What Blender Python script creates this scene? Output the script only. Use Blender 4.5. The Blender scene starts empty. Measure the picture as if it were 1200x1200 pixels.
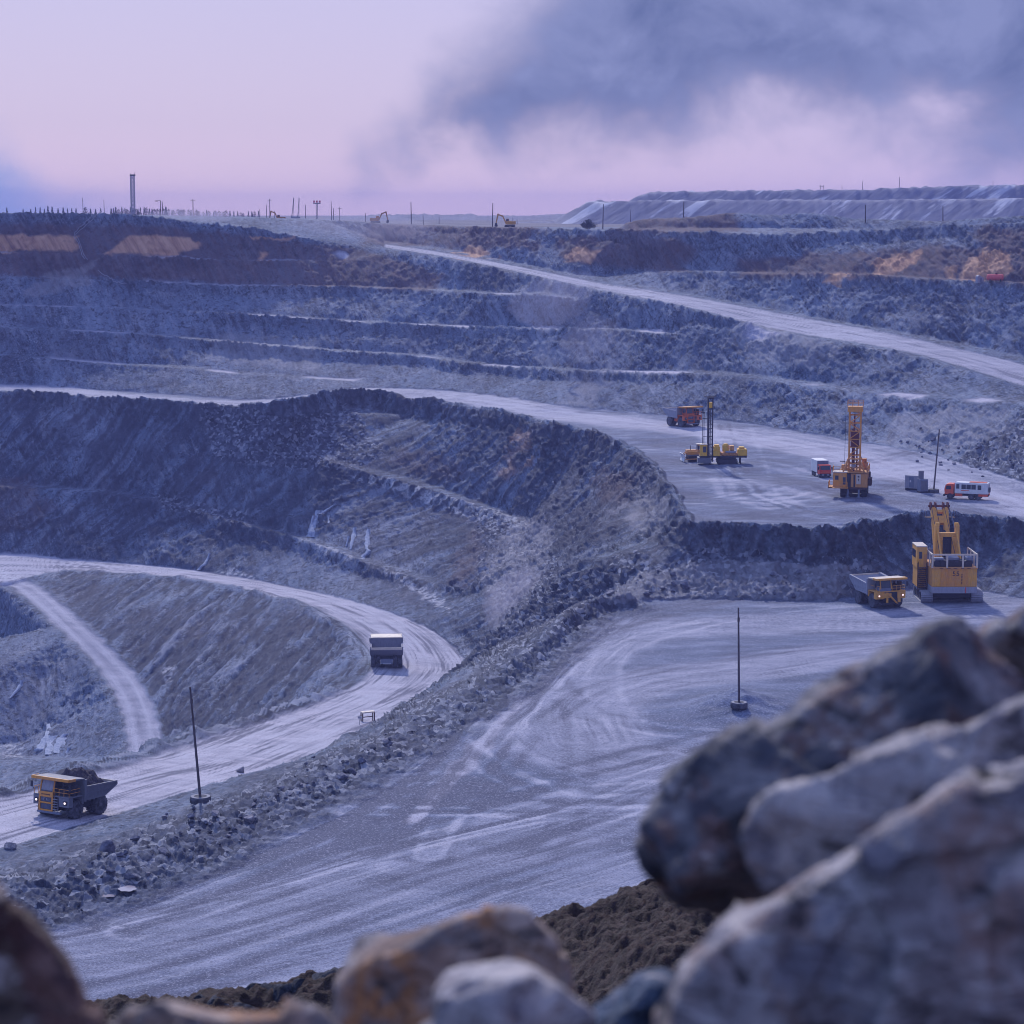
QN = (1050, 1100)
FSTOP = 4.4
SUN_E = 2.6
SKY_S = .15
HAZE = 0.00017
HAZE_C = (.44, .46, .90)
HTOP = 26
EXPO = 0.25
DUST = [((12, 688, -27), (12, 14, 9), .009, 1, 'pale dust plume hanging below the ramp road in the middle'),
        ((22, 680, -38), (9, 10, 8), .008, 2, 'pale dust plume over the benches right of the middle'),
        ((0, 498, -84), (6, 8, 7), .022, 3, 'pale dust plume standing in the gully beside the hairpin'),
        ((-118, 850, -4), (16, 14, 4), .02, 4, 'pale dust plume blowing over the left rim'),
        ((-60, 858, -8), (34, 16, 6), .008, 5, 'thin dust veil along the rim right of the tower')]
import bpy, bmesh, math, random
import numpy as np
from mathutils import Vector, Matrix, Euler
from mathutils.geometry import delaunay_2d_cdt

random.seed(7)
scene = bpy.context.scene
COL = scene.collection
R = math.radians

# ----------------------------------------------------------------------------
# camera model (the photograph is 1200 px wide; the lens sees about 25 degrees)
# ----------------------------------------------------------------------------
F = 2706.0
PITCH = math.atan(355.0 / F)
SP, CP = math.sin(PITCH), math.cos(PITCH)

def ray(px, py):
    u = (px - 600.0) / F
    v = -(py - 600.0) / F
    return u, CP + v * SP, -SP + v * CP

def PZ(px, py, z):
    a, b, c = ray(px, py)
    t = z / c
    return (a * t, b * t, z)

def PD(px, py, d):
    a, b, c = ray(px, py)
    t = d / b
    return (a * t, d, c * t)

def project(p):
    x, y, z = p
    f = y * CP - z * SP
    w = y * SP + z * CP
    return 600 + x / f * F, 600 - w / f * F

# ----------------------------------------------------------------------------
# numpy noise
# ----------------------------------------------------------------------------
def _hash(ix, iy, iz, seed):
    with np.errstate(over='ignore'):
        h = (ix.astype(np.uint32) * np.uint32(374761393) + iy.astype(np.uint32) * np.uint32(668265263)
             + iz.astype(np.uint32) * np.uint32(2147483647) + np.uint32((seed * 1274126177 + 97) & 0xffffffff))
        h = (h ^ (h >> np.uint32(13))) * np.uint32(1274126177)
        h = (h ^ (h >> np.uint32(16))) * np.uint32(2246822519)
        h = h ^ (h >> np.uint32(15))
    return h

_G = np.random.RandomState(3).normal(size=(256, 3)).astype(np.float32)
_G /= np.linalg.norm(_G, axis=1)[:, None]

def perlin(x, y, z, seed=0):
    x = np.asarray(x, np.float32); y = np.asarray(y, np.float32) + np.zeros_like(x); z = np.asarray(z, np.float32) + np.zeros_like(x)
    ix = np.floor(x).astype(np.int32); iy = np.floor(y).astype(np.int32); iz = np.floor(z).astype(np.int32)
    fx = x - ix; fy = y - iy; fz = z - iz
    ux = fx * fx * fx * (fx * (fx * 6 - 15) + 10)
    uy = fy * fy * fy * (fy * (fy * 6 - 15) + 10)
    uz = fz * fz * fz * (fz * (fz * 6 - 15) + 10)
    out = 0
    for dx in (0, 1):
        wx = ux if dx else 1 - ux
        for dy in (0, 1):
            wy = uy if dy else 1 - uy
            for dz in (0, 1):
                wz = uz if dz else 1 - uz
                g = _G[_hash(ix + dx, iy + dy, iz + dz, seed) & np.uint32(255)]
                out = out + wx * wy * wz * (g[..., 0] * (fx - dx) + g[..., 1] * (fy - dy) + g[..., 2] * (fz - dz))
    return out * 1.5

def fbm(x, y, z, octv=4, seed=0, gain=0.5, lac=2.03):
    a = 1.0; s = 0; n = 0
    for o in range(octv):
        s = s + a * perlin(x, y, z, seed + o * 17); n += a
        x = x * lac; y = y * lac; z = z * lac; a *= gain
    return s / n

def ridged(x, y, z, octv=4, seed=0, gain=0.55, lac=2.1):
    a = 1.0; s = 0; n = 0
    for o in range(octv):
        s = s + a * (1 - 2 * np.abs(perlin(x, y, z, seed + o * 13))); n += a
        x = x * lac; y = y * lac; z = z * lac; a *= gain
    return s / n

def sstep(a, b, x):
    t = np.clip((x - a) / (b - a), 0, 1)
    return t * t * (3 - 2 * t)

# ----------------------------------------------------------------------------
# breaklines of the pit, measured as (column, row, distance) or with a level
# ----------------------------------------------------------------------------
def crom(pts, n=4):
    P = [Vector(p) for p in pts]
    out = []
    for i in range(len(P) - 1):
        p0 = P[i - 1] if i > 0 else P[i] * 2 - P[i + 1]
        p1, p2 = P[i], P[i + 1]
        p3 = P[i + 2] if i + 2 < len(P) else P[i + 1] * 2 - P[i]
        for k in range(n):
            t = k / n
            out.append(0.5 * ((2 * p1) + (p2 - p0) * t + (2 * p0 - 5 * p1 + 4 * p2 - p3) * t * t + (3 * p1 - p0 - 3 * p2 + p3) * t ** 3))
    out.append(P[-1])
    return [tuple(v) for v in out]

def dl(*a): return [PD(*p) for p in a]
def zl(*a): return [PZ(*p) for p in a]

T = dl((-250,250,822),(0,250,825),(100,250.5,828),(150,253,830),(190,257,832),(240,262,834),(290,268,836),(340,277,838),(400,286,840),
       (450,292.5,835),(520,304,808),(600,321,770),(700,343,722),(800,363,675),(870,381,648),(930,395,628),(1000,406,606),(1070,419,583),
       (1130,436,562),(1200,458,540),(1300,492,505),(1450,540,470))
R1 = dl((450,290,850),(520,300.5,823),(600,317,785),(700,339,737),(800,358.5,690),(870,376.5,663),(930,390,643),(1000,401,621),(1070,414,598),
        (1130,431,577),(1200,453,555),(1300,487,520),(1450,535,485))
R2 = dl((450,286,880),(520,296,852),(600,311,815),(700,331,766),(800,346,725),(950,374,670),(1050,392,633),(1200,427,588),(1300,455,553),(1450,500,508))
W0 = dl((450,282,890),(520,291,865),(600,306,828),(700,326,776),(800,343,735),(950,371,680),(1050,388,643),(1200,418,598),(1300,446,562),(1450,492,516))
B1 = dl((720,321,783),(800,318,750),(900,322,715),(1000,323,682),(1100,329,650),(1200,334,622),(1300,340,592),(1450,350,560))
B1b = [(p[0] * 1.012, p[1] + 9, p[2] + .4) for p in B1]
T2 = dl((200,253,862),(300,256,868),(400,259,888),(450,262,902),(520,265,884),(600,268,848),(700,270,802),(800,273,766),(900,275,738),(1000,272,714),
        (1100,266,684),(1200,262,654),(1300,258,630),(1450,255,600))
T2b = [(p[0] * 1.03, p[1] + 24, p[2] - .2) for p in T2]
HP = dl((725,268,838),(745,259,832),(770,256,826),(800,255,820),(830,253,812),(860,250,806),(900,252,798),(950,250,788),(1000,256,780),(1060,258,755),(1100,259,742),(1200,253,720),(1300,250,700),(1450,248,680))
HPf = [(q[0] * .99, q[1] - 8, min(-6.5, q[2] - 3) if q[2] > -6 else q[2] - 1) for q in HP]
HPb = [(q[0] * 1.08, q[1] + 55, -8) for q in HP]
A = dl((-250,290,812),(0,297,815),(100,299,816),(200,303,820),(290,306,822),(350,306,826),(400,306,829))
B = dl((-250,320,800),(0,325,803),(130,330,806),(260,335,808),(400,337,806),(520,341,781),(600,346,749),(660,350,722))
C = dl((-250,352,785),(60,360,790),(150,363,790),(300,370,785),(400,377,778),(530,383,752),(640,386,718),(740,388,685),(800,394,662),(880,401,638),(950,409,614))
D = dl((-250,380,768),(0,385,772),(153,392,772),(290,404,765),(400,413,755),(487,418,738),(540,426,722),(643,434,690),(733,437,660),(800,438,638),
       (860,441,620),(960,453,590),(1040,463,562),(1200,475,515),(1300,500,485),(1450,545,455))
E = dl((-250,410,757),(0,417,760),(97,425,757),(213,432,748),(283,439,740),(400,446,728),(440,450,722))
Rb = dl((-250,445,752),(0,450,750),(133,458,738),(213,463,725),(280,468,712),(340,466,712),(400,456,716),(460,455,715),(530,458,700),(600,466,675),
        (680,478,645),(770,486,618),(870,495,592),(960,510,560),(1020,520,540),(1080,530,520),(1120,541,505),(1200,565,470),(1300,590,445),(1450,630,415))
L1 = dl((-250,450,738),(0,458,733),(130,467,715),(213,472,703),(275,478,690),(305,475,680),(335,469,677),(370,464,686),(402,458,695),(436,458,699),(465,464,695),(520,471,672),
        (600,484,636),(650,497,602),(690,506,580),(720,516,558),(740,526,540),(765,546,505),(785,571,466),(800,596,431),(814,612,414),(860,613,412),
        (930,616,409),(985,616,409),(1010,609,416),(1060,603,423),(1130,603,423),(1200,606,420),(1300,615,412),(1450,630,402))
M1 = dl((340,522,668),(400,547,652),(460,562,638),(520,581,620),(580,601,598),(622,618,576))
M1b = [(p[0] + 2, p[1] + 5, p[2] + .5) for p in M1]
M2 = dl((-250,560,700),(83,575,688),(200,594,668),(290,618,640),(350,633,622),(400,650,602),(440,665,587),(500,683,562),(540,705,538))
Q = dl((-250,640,672),(0,648,668),(83,655,660),(200,665,638),(290,678,612),(350,690,590),(400,701,570),(440,712,552),(500,735,521),(535,760,496),(549,785,474))
OUT = [Q[-1]] + zl((532,804,-93.4),(500,822,-92),(430,858,-87.5),(330,905,-81.5),(235,925,-77.5),(130,957,-74),(0,995,-71.5),(-250,1065,-68))
IN = zl((75,668,-101),(150,672,-99.5),(230,679,-97.6),(330,701,-95.6),(390,731,-94),(418,758,-93.5),(424,778,-93.3),(405,800,-92.8),
        (360,822,-91),(300,843,-88),(200,873,-82.5),(100,905,-77),(0,930,-74),(-250,992,-69))
K = zl((740,697,-65),(690,704,-65),(655,728,-65),(625,758,-65.6),(590,785,-66.5),(545,812,-67.3),(500,838,-67.8),(450,868,-68.1),(400,895,-68.2),
       (300,940,-68.4),(200,985,-68.5),(100,1022,-68.6),(0,1045,-68.6),(-250,1105,-67.5))
KF = zl((740,712,-67),(700,722,-67),(670,745,-67),(640,775,-67.3),(600,805,-67.5),(560,832,-68),(510,862,-68),(460,892,-68.3),(410,920,-68.6),
        (310,975,-69.2),(210,1025,-69.6),(110,1062,-69.9),(0,1095,-70),(-250,1160,-70))
G = zl((740,706,-66.8),(800,702,-67),(900,704,-67),(960,705,-67),(1010,698,-67),(1060,690,-67),(1130,690,-67),(1200,700,-67),(1300,715,-67),(1450,735,-67))
GM = dl((830,650,405),(900,652,404),(985,648,405),(1030,630,412),(1060,625,418),(1130,625,418),(1200,632,413),(1300,650,404),(1450,670,396))
SRR = zl((44,676,-101.2),(62,690,-102),(120,742,-105),(160,785,-108.5),(183,825,-111),(195,868,-113),(198,890,-114))
SRL = zl((-12,684,-101.5),(20,700,-102.2),(72,748,-105.2),(115,790,-108.7),(138,830,-111.2),(143,868,-113),(144,890,-114))
GL = dl((622,622,572),(615,650,545),(600,690,520),(580,730,500),(562,765,482))
LINES = dict(T=T, R1=R1, R2=R2, W0=W0, B1=B1, B1b=B1b, T2=T2, T2b=T2b, HP=HP, HPf=HPf, HPb=HPb, A=A, B=B, C=C, D=D, E=E, Rb=Rb, L1=L1, M1=M1, M1b=M1b, M2=M2, Q=Q, OUT=OUT,
             IN=IN, K=K, KF=KF, G=G, GM=GM, SRR=SRR, SRL=SRL, GL=GL)
for nm, wd in (('A', 6), ('B', 6), ('C', 7), ('D', 8), ('E', 6), ('M2', 6)):
    LINES[nm + 'b'] = [(p[0] + 1.5, p[1] + wd, p[2] + .3) for p in LINES[nm][:-1]]
def cliff(line, out, drop):
    L = [Vector((q[0], q[1])) for q in line]; r = []
    for i, q in enumerate(line):
        t = (L[min(i + 1, len(L) - 1)] - L[max(i - 1, 0)]).normalized()
        k = min(1, .15 + i / 3, .15 + (len(line) - 1 - i) / 3)
        r.append((q[0] + t.y * out, q[1] - t.x * out, q[2] - drop * k))
    return r
for nm, o_, dz, cut in (('A', 1.6, 2.6, None), ('B', 1.6, 2.6, -1), ('C', 1.8, 2.8, -2), ('D', 1.8, 2.4, -4), ('E', 1.5, 1.6, -2), ('L1', 2.6, 5.0, None), ('B1', 2.2, 3.6, None), ('T2', 2.4, 3.6, None), ('M2', 2.0, 2.8, None), ('M1', 1.8, 3.0, None)):
    LINES[nm + 'c'] = cliff(LINES[nm][:cut], o_, dz)
_rl = random.Random(4)
_d = crom(L1, 5)
LINES['L1'] = [q if i < 50 else (q[0] + _rl.uniform(-1.1, 1.1), q[1] + _rl.uniform(-1.0, 1.0), q[2] - _rl.uniform(0, .9)) for i, q in enumerate(_d)]
LINES['Tc'] = cliff(T[9:17], 2.2, 2.8)
del LINES['GM']
LINES['T2c'] = cliff(T2[3:], 2.4, 3.6)
LOOSE = zl((280,862,-106),(340,830,-101),(865,838,-67.3),(1450,900,-68),(1000,1000,-68.5),(700,1100,-69),(200,1180,-70),(-250,680,-103),(0,690,-103),
           (-150,690,-103),(30,870,-122),(0,790,-121),(0,885,-122),(-250,800,-122),(-250,900,-122),(0,760,-116))
LOOSE += dl((700,622,470),(690,662,432),(645,702,440),(618,742,440),(742,640,440),(780,660,410))
LOOSE += [(-66,400,-112),(-95,370,-114),(-58,432,-109),(-150,360,-116),(-48,448,-103)]
for k in range(-8, 9):
    LOOSE += [(k * 45, 1012, -7.8 if k > -2 else -4), (k * 45, 985, -7.8 if k > -2 else -4), (k * 12, 186, -70.3), (k * 12, 150, -62), (k * 10, 45, -34)]
for k in range(0, 6):
    LOOSE.append((-100 - k * 45, 885, -3))

def tin_grid(lines, loose, x0, x1, y0, y1, step):
    pts, zz, edges = [], [], []
    segs = []
    for ln in lines:
        c = crom(ln) if len(ln) < 100 else ln
        b = len(pts)
        for i, p in enumerate(c):
            pts.append(Vector((p[0], p[1]))); zz.append(p[2])
            if i: edges.append((b + i - 1, b + i)); segs.append((c[i - 1], c[i]))
    for p in loose:
        pts.append(Vector((p[0], p[1]))); zz.append(p[2])
    ov, oe, of, orig, _, _ = delaunay_2d_cdt(pts, edges, [], 0, 1e-4)
    S = np.array(segs)
    Z = []
    for i, v in enumerate(ov):
        if orig[i]: Z.append(np.mean([zz[j] for j in orig[i]])); continue
        a = S[:, 0, :2]; d = S[:, 1, :2] - a
        t = np.clip(((np.array(v) - a) * d).sum(1) / ((d * d).sum(1) + 1e-9), 0, 1)
        q = a + d * t[:, None]
        k = np.argsort(((q - np.array(v)) ** 2).sum(1))[:2]
        Z.append(np.mean([S[j, 0, 2] + (S[j, 1, 2] - S[j, 0, 2]) * t[j] for j in k]))
    nx = int((x1 - x0) / step) + 1; ny = int((y1 - y0) / step) + 1
    H = np.full((ny, nx), np.nan, np.float32)
    for f in of:
        p = [ov[i] for i in f]; z = [Z[i] for i in f]
        xs = [q[0] for q in p]; ys = [q[1] for q in p]
        i0 = max(0, int((min(xs) - x0) / step)); i1 = min(nx - 1, int((max(xs) - x0) / step) + 1)
        j0 = max(0, int((min(ys) - y0) / step)); j1 = min(ny - 1, int((max(ys) - y0) / step) + 1)
        if i1 < i0 or j1 < j0: continue
        gx = x0 + step * np.arange(i0, i1 + 1)[None, :]; gy = y0 + step * np.arange(j0, j1 + 1)[:, None]
        den = (ys[1] - ys[2]) * (xs[0] - xs[2]) + (xs[2] - xs[1]) * (ys[0] - ys[2])
        if abs(den) < 1e-9: continue
        a = ((ys[1] - ys[2]) * (gx - xs[2]) + (xs[2] - xs[1]) * (gy - ys[2])) / den
        b = ((ys[2] - ys[0]) * (gx - xs[2]) + (xs[0] - xs[2]) * (gy - ys[2])) / den
        c = 1 - a - b
        m = (a >= -1e-4) & (b >= -1e-4) & (c >= -1e-4)
        sub = H[j0:j1 + 1, i0:i1 + 1]
        sub[m] = (a * z[0] + b * z[1] + c * z[2])[m]
    # fill whatever lies outside the hull from its neighbours
    for _ in range(2000):
        bad = np.isnan(H)
        if not bad.any(): break
        for ax, sh in ((1, 1), (1, -1), (0, 1), (0, -1)):
            r = np.roll(H, sh, ax)
            m = np.isnan(H) & ~np.isnan(r)
            H[m] = r[m]
    return H

GX0, GX1, GY0, GY1, GS = -330.0, 330.0, 45.0, 1012.0, 0.75
def blur(a, n=1):
    for _ in range(n):
        for ax in (0, 1):
            p = np.concatenate([np.take(a, [0], ax), a, np.take(a, [-1], ax)], ax)
            sl = [slice(None)] * 2
            def s(i, j):
                q = list(sl); q[ax] = slice(i, j); return p[tuple(q)]
            a = .25 * s(0, -2) + .5 * s(1, -1) + .25 * s(2, None)
    return a

H0 = tin_grid(list(LINES.values()), LOOSE, GX0, GX1, GY0, GY1, GS)

def gsample(Gd, x, y):
    fx = np.clip((np.asarray(x) - GX0) / GS, 0, Gd.shape[1] - 1.001); fy = np.clip((np.asarray(y) - GY0) / GS, 0, Gd.shape[0] - 1.001)
    i = fx.astype(int); j = fy.astype(int); a = fx - i; b = fy - j
    return (Gd[j, i] * (1 - a) + Gd[j, i + 1] * a) * (1 - b) + (Gd[j + 1, i] * (1 - a) + Gd[j + 1, i + 1] * a) * b

def polydist(x, y, line, maxd=None):
    """distance, signed side and arc length to a polyline, for arrays"""
    if maxd is not None:
        sh = x.shape; xf = x.ravel().astype(np.float32); yf = y.ravel().astype(np.float32)
        L = np.array([(p[0], p[1]) for p in line], np.float32)
        keep = np.nonzero((xf > L[:, 0].min() - maxd) & (xf < L[:, 0].max() + maxd) & (yf > L[:, 1].min() - maxd) & (yf < L[:, 1].max() + maxd))[0]
        best = np.full(xf.shape, 1e8, np.float32); sd = np.zeros_like(xf); ss = np.zeros_like(xf)
        cum = 0.0; kx = xf[keep]; ky = yf[keep]
        for a, b in zip(L[:-1], L[1:]):
            d = b - a; ln = float(np.hypot(d[0], d[1])) + 1e-9
            m = np.nonzero((ky > min(a[1], b[1]) - maxd) & (ky < max(a[1], b[1]) + maxd) & (kx > min(a[0], b[0]) - maxd) & (kx < max(a[0], b[0]) + maxd))[0]
            if len(m):
                rx = kx[m] - a[0]; ry = ky[m] - a[1]
                t = np.clip((rx * d[0] + ry * d[1]) / ln ** 2, 0, 1)
                ex = rx - t * d[0]; ey = ry - t * d[1]; q = ex * ex + ey * ey
                g = keep[m]; w = q < best[g]; g = g[w]
                best[g] = q[w]; sd[g] = np.sign(d[0] * ry - d[1] * rx)[w]; ss[g] = cum + t[w] * ln
            cum += ln
        return [np.sqrt(best).reshape(sh), sd.reshape(sh), ss.reshape(sh)]
    x = x.astype(np.float32); y = y.astype(np.float32)
    L = np.array([(p[0], p[1]) for p in line], np.float32)
    a = L[:-1]; d = L[1:] - a; ln = np.sqrt((d * d).sum(1)); cum = np.concatenate([[0], np.cumsum(ln)])
    best = np.full(x.shape, 1e9, np.float32); sd = np.zeros(x.shape, np.float32); ss = np.zeros(x.shape, np.float32)
    for k in range(len(a)):
        rx = x - a[k, 0]; ry = y - a[k, 1]
        t = np.clip((rx * d[k, 0] + ry * d[k, 1]) / (ln[k] ** 2 + 1e-9), 0, 1)
        ex = rx - t * d[k, 0]; ey = ry - t * d[k, 1]
        q = ex * ex + ey * ey
        m = q < best
        best[m] = q[m]; sd[m] = np.sign(d[k, 0] * ry - d[k, 1] * rx)[m]; ss[m] = (cum[k] + t * ln[k])[m]
    return np.sqrt(best), sd, ss

def inpoly(x, y, poly):
    c = np.zeros(x.shape, bool)
    n = len(poly)
    for i in range(n):
        x1, y1 = poly[i][0], poly[i][1]; x2, y2 = poly[(i + 1) % n][0], poly[(i + 1) % n][1]
        if y1 == y2: continue
        m = ((y1 > y) != (y2 > y)) & (x < (x2 - x1) * (y - y1) / (y2 - y1) + x1)
        c ^= m
    return c

# ----------------------------------------------------------------------------
# object helpers
# ----------------------------------------------------------------------------
def tag(o, label=None, cat=None, group=None, kind=None):
    if label: o['label'] = label
    if cat: o['category'] = cat
    if group: o['group'] = group
    if kind: o['kind'] = kind
    return o

def empty(name, loc=(0, 0, 0), rz=0.0, label=None, cat=None, group=None):
    o = bpy.data.objects.new(name, None)
    o.empty_display_size = .5
    o.location = loc; o.rotation_euler = (0, 0, rz)
    COL.objects.link(o)
    return tag(o, label, cat, group)

def grid_mesh(name, V, nr, nc, keep=None):
    """V: (nr*nc,3) -> mesh; keep: bool (nr-1,nc-1) face mask"""
    idx = np.arange(nr * nc).reshape(nr, nc)
    q = np.stack([idx[:-1, :-1], idx[:-1, 1:], idx[1:, 1:], idx[1:, :-1]], -1)
    q = q.reshape(-1, 4) if keep is None else q[keep]
    used = np.zeros(nr * nc, bool); used[q.ravel()] = True
    remap = np.cumsum(used) - 1
    q = remap[q]; V = V[used]
    me = bpy.data.meshes.new(name)
    me.vertices.add(len(V)); me.vertices.foreach_set('co', V.astype(np.float32).ravel())
    me.loops.add(q.size); me.loops.foreach_set('vertex_index', q.astype(np.int32).ravel())
    me.polygons.add(len(q)); me.polygons.foreach_set('loop_start', np.arange(0, q.size, 4, dtype=np.int32))
    me.update(calc_edges=True)
    me.polygons.foreach_set('use_smooth', np.ones(len(q), bool))
    return me, used

def set_attr(me, name, arr):
    a = me.attributes.new(name, 'FLOAT_COLOR', 'POINT')
    a.data.foreach_set('color', arr.astype(np.float32).ravel())

# ----------------------------------------------------------------------------
# node helper
# ----------------------------------------------------------------------------
class NT:
    def __init__(self, tree):
        self.t = tree; self.n = tree.nodes; self.l = tree.links
    def node(self, typ, **kw):
        n = self.n.new(typ)
        for k, v in kw.items(): setattr(n, k, v)
        return n
    def put(self, sock, v):
        if hasattr(v, 'is_output'): self.l.new(v, sock)
        elif v is not None:
            if isinstance(v, (tuple, list)) and len(v) == 3 and len(sock.default_value) == 4: v = (*v, 1)
            sock.default_value = v
    def noise(self, vec, scale, detail=4, rough=.55, dist=0, out='Fac'):
        n = self.node('ShaderNodeTexNoise')
        self.put(n.inputs['Vector'], vec); n.inputs['Scale'].default_value = scale; n.inputs['Detail'].default_value = detail
        n.inputs['Roughness'].default_value = rough; n.inputs['Distortion'].default_value = dist
        return n.outputs[out]
    def voro(self, vec, scale, feature='F1', out='Distance', rnd=1):
        n = self.node('ShaderNodeTexVoronoi', feature=feature)
        self.put(n.inputs['Vector'], vec); n.inputs['Scale'].default_value = scale; n.inputs['Randomness'].default_value = rnd
        return n.outputs[out]
    def map(self, vec, scale=(1, 1, 1), rot=(0, 0, 0), loc=(0, 0, 0)):
        n = self.node('ShaderNodeMapping')
        self.put(n.inputs['Vector'], vec); n.inputs['Scale'].default_value = scale; n.inputs['Rotation'].default_value = rot; n.inputs['Location'].default_value = loc
        return n.outputs[0]
    def ramp(self, fac, stops, interp='LINEAR'):
        n = self.node('ShaderNodeValToRGB'); n.color_ramp.interpolation = interp
        e = n.color_ramp.elements
        while len(e) > 1: e.remove(e[-1])
        for i, (p, c) in enumerate(stops):
            q = e[0] if i == 0 else e.new(p)
            q.position = p
            if not isinstance(c, (tuple, list)): c = (c, c, c)
            q.color = (*c, 1)
        self.put(n.inputs[0], fac)
        return n.outputs[0]
    def rng(self, v, a, b, c=0, d=1):
        n = self.node('ShaderNodeMapRange'); n.clamp = True
        self.put(n.inputs[0], v)
        for i, q in enumerate((a, b, c, d)): n.inputs[i + 1].default_value = q
        return n.outputs[0]
    def math(self, op, a, b=None, c=None):
        n = self.node('ShaderNodeMath', operation=op)
        self.put(n.inputs[0], a)
        if b is not None: self.put(n.inputs[1], b)
        if c is not None: self.put(n.inputs[2], c)
        return n.outputs[0]
    def mix(self, fac, a, b, mode='MIX'):
        n = self.node('ShaderNodeMix', data_type='RGBA', blend_type=mode)
        self.put(n.inputs[0], fac); self.put(n.inputs[6], a); self.put(n.inputs[7], b)
        return n.outputs[2]
    def bump(self, h, strength, dist, normal=None):
        n = self.node('ShaderNodeBump')
        n.inputs['Strength'].default_value = strength; n.inputs['Distance'].default_value = dist
        self.put(n.inputs['Height'], h)
        if normal is not None: self.put(n.inputs['Normal'], normal)
        return n.outputs[0]

def new_mat(name):
    m = bpy.data.materials.new(name); m.use_nodes = True
    nt = NT(m.node_tree)
    b = m.node_tree.nodes['Principled BSDF']
    return m, nt, b
# ----------------------------------------------------------------------------
# terrain: materials
# ----------------------------------------------------------------------------
def terrain_mat():
    m, nt, b = new_mat('quarry_rock')
    co = nt.node('ShaderNodeNewGeometry').outputs['Position']
    a1 = nt.node('ShaderNodeAttribute', attribute_name='zones').outputs
    a2 = nt.node('ShaderNodeAttribute', attribute_name='marks').outputs
    s1 = nt.node('ShaderNodeSeparateColor'); nt.l.new(a1['Color'], s1.inputs[0])
    s2 = nt.node('ShaderNodeSeparateColor'); nt.l.new(a2['Color'], s2.inputs[0])
    dust, clay, brown, flat = s1.outputs[0], s1.outputs[1], s1.outputs[2], a1['Alpha']
    snow_glare, rut, pale, rubble = s2.outputs[0], s2.outputs[1], s2.outputs[2], a2['Alpha']
    sp = nt.node('ShaderNodeSeparateXYZ'); nt.l.new(co, sp.inputs[0])
    def streak(sh, ky, kz):
        c = nt.node('ShaderNodeCombineXYZ')
        nt.put(c.inputs[0], nt.math('ADD', sp.outputs[0], nt.math('MULTIPLY', sp.outputs[2], sh)))
        nt.put(c.inputs[1], nt.math('MULTIPLY', sp.outputs[1], ky)); nt.put(c.inputs[2], nt.math('MULTIPLY', sp.outputs[2], kz))
        return c.outputs[0]
    sA, sB = streak(.6, .22, .16), streak(.35, .5, .45)
    n1 = nt.noise(sB, .06, 5, .6)
    n2 = nt.noise(sA, .42, 6, .68)
    n3 = nt.noise(co, 1.7, 6, .75)
    n4 = nt.noise(co, .03, 4, .55)
    s2_ = nt.noise(sA, 1.3, 4, .65)
    n5 = nt.noise(sB, .2, 5, .62)
    vc = nt.voro(nt.map(co, (1, .8, 1.2)), 1.1, out='Color')
    vs = nt.node('ShaderNodeSeparateColor'); nt.l.new(vc, vs.inputs[0])
    rock = nt.ramp(n1, [(.30, (.060, .082, .148)), (.45, (.108, .146, .236)), (.58, (.166, .212, .32)), (.72, (.255, .302, .42))])
    mA = nt.rng(nt.noise(nt.map(sB, loc=(31, 7, 2)), .11, 4, .55), .40, .62)      # where scree runs in streaks
    mB = nt.rng(nt.noise(nt.map(co, loc=(5, 17, 9)), .09, 4, .55), .42, .62)      # where it is loose blocks
    def layer(r, f, a, b, amt, w, c):
        k = nt.rng(f, a, b, 0, amt)
        return nt.mix(nt.math('MULTIPLY', k, w) if w is not None else k, r, c)
    n6 = nt.noise(sB, .022, 3, .5)
    rock = layer(rock, n6, .55, .68, .45, None, (.26, .27, .35))
    rock = layer(rock, n6, .46, .34, .5, None, (.055, .062, .105))
    rock = layer(rock, n5, .54, .66, .6, None, (.050, .056, .098))
    rock = layer(rock, n5, .46, .34, .5, None, (.30, .31, .385))
    rock = layer(rock, n2, .50, .38, .6, mA, (.032, .036, .066))
    rock = layer(rock, n2, .55, .68, .6, mA, (.34, .35, .43))
    rock = layer(rock, s2_, .47, .38, .6, mA, (.026, .029, .056))
    rock = layer(rock, s2_, .56, .67, .55, mA, (.38, .39, .47))
    mC = nt.math('ADD', nt.math('MULTIPLY', mB, .6), .4)
    rock = layer(rock, n3, .56, .64, .7, mC, (.46, .465, .55))
    rock = layer(rock, n3, .46, .37, .85, mC, (.009, .011, .026))
    n7 = nt.noise(co, .55, 6, .72)
    rock = layer(rock, n7, .47, .38, .8, None, (.018, .022, .044))
    rock = layer(rock, n7, .58, .68, .45, None, (.37, .38, .46))
    stones = nt.ramp(vs.outputs[0], [(0, (.03, .034, .062)), (.5, (.09, .10, .155)), (.8, (.19, .205, .28)), (1, (.40, .41, .49))])
    rock = nt.mix(nt.math('MULTIPLY', rubble, .42), rock, stones)
    rock = nt.mix(nt.rng(rut, .47, .2, 0, .8), rock, (.028, .032, .062))
    rock = nt.mix(nt.rng(rut, .55, .82, 0, .6), rock, (.36, .375, .47))
    rock = nt.mix(nt.math('MULTIPLY', nt.rng(n4, .5, .72), .18), rock, (.115, .085, .105))
    stones = nt.ramp(vs.outputs[0], [(0, (.025, .028, .055)), (.5, (.09, .10, .155)), (.8, (.2, .215, .29)), (1, (.46, .46, .54))])
    rock = nt.mix(nt.math('MULTIPLY', rubble, .6), rock, stones)
    brn = nt.mix(nt.rng(n2, .3, .7), (.055, .024, .026), (.155, .078, .070))
    rock = nt.mix(nt.math('MULTIPLY', brown, nt.rng(n2, .25, .55, .55, .95)), rock, brn)
    cly = nt.mix(nt.rng(n2, .35, .65), (.44, .22, .13), (.70, .42, .27))
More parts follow.
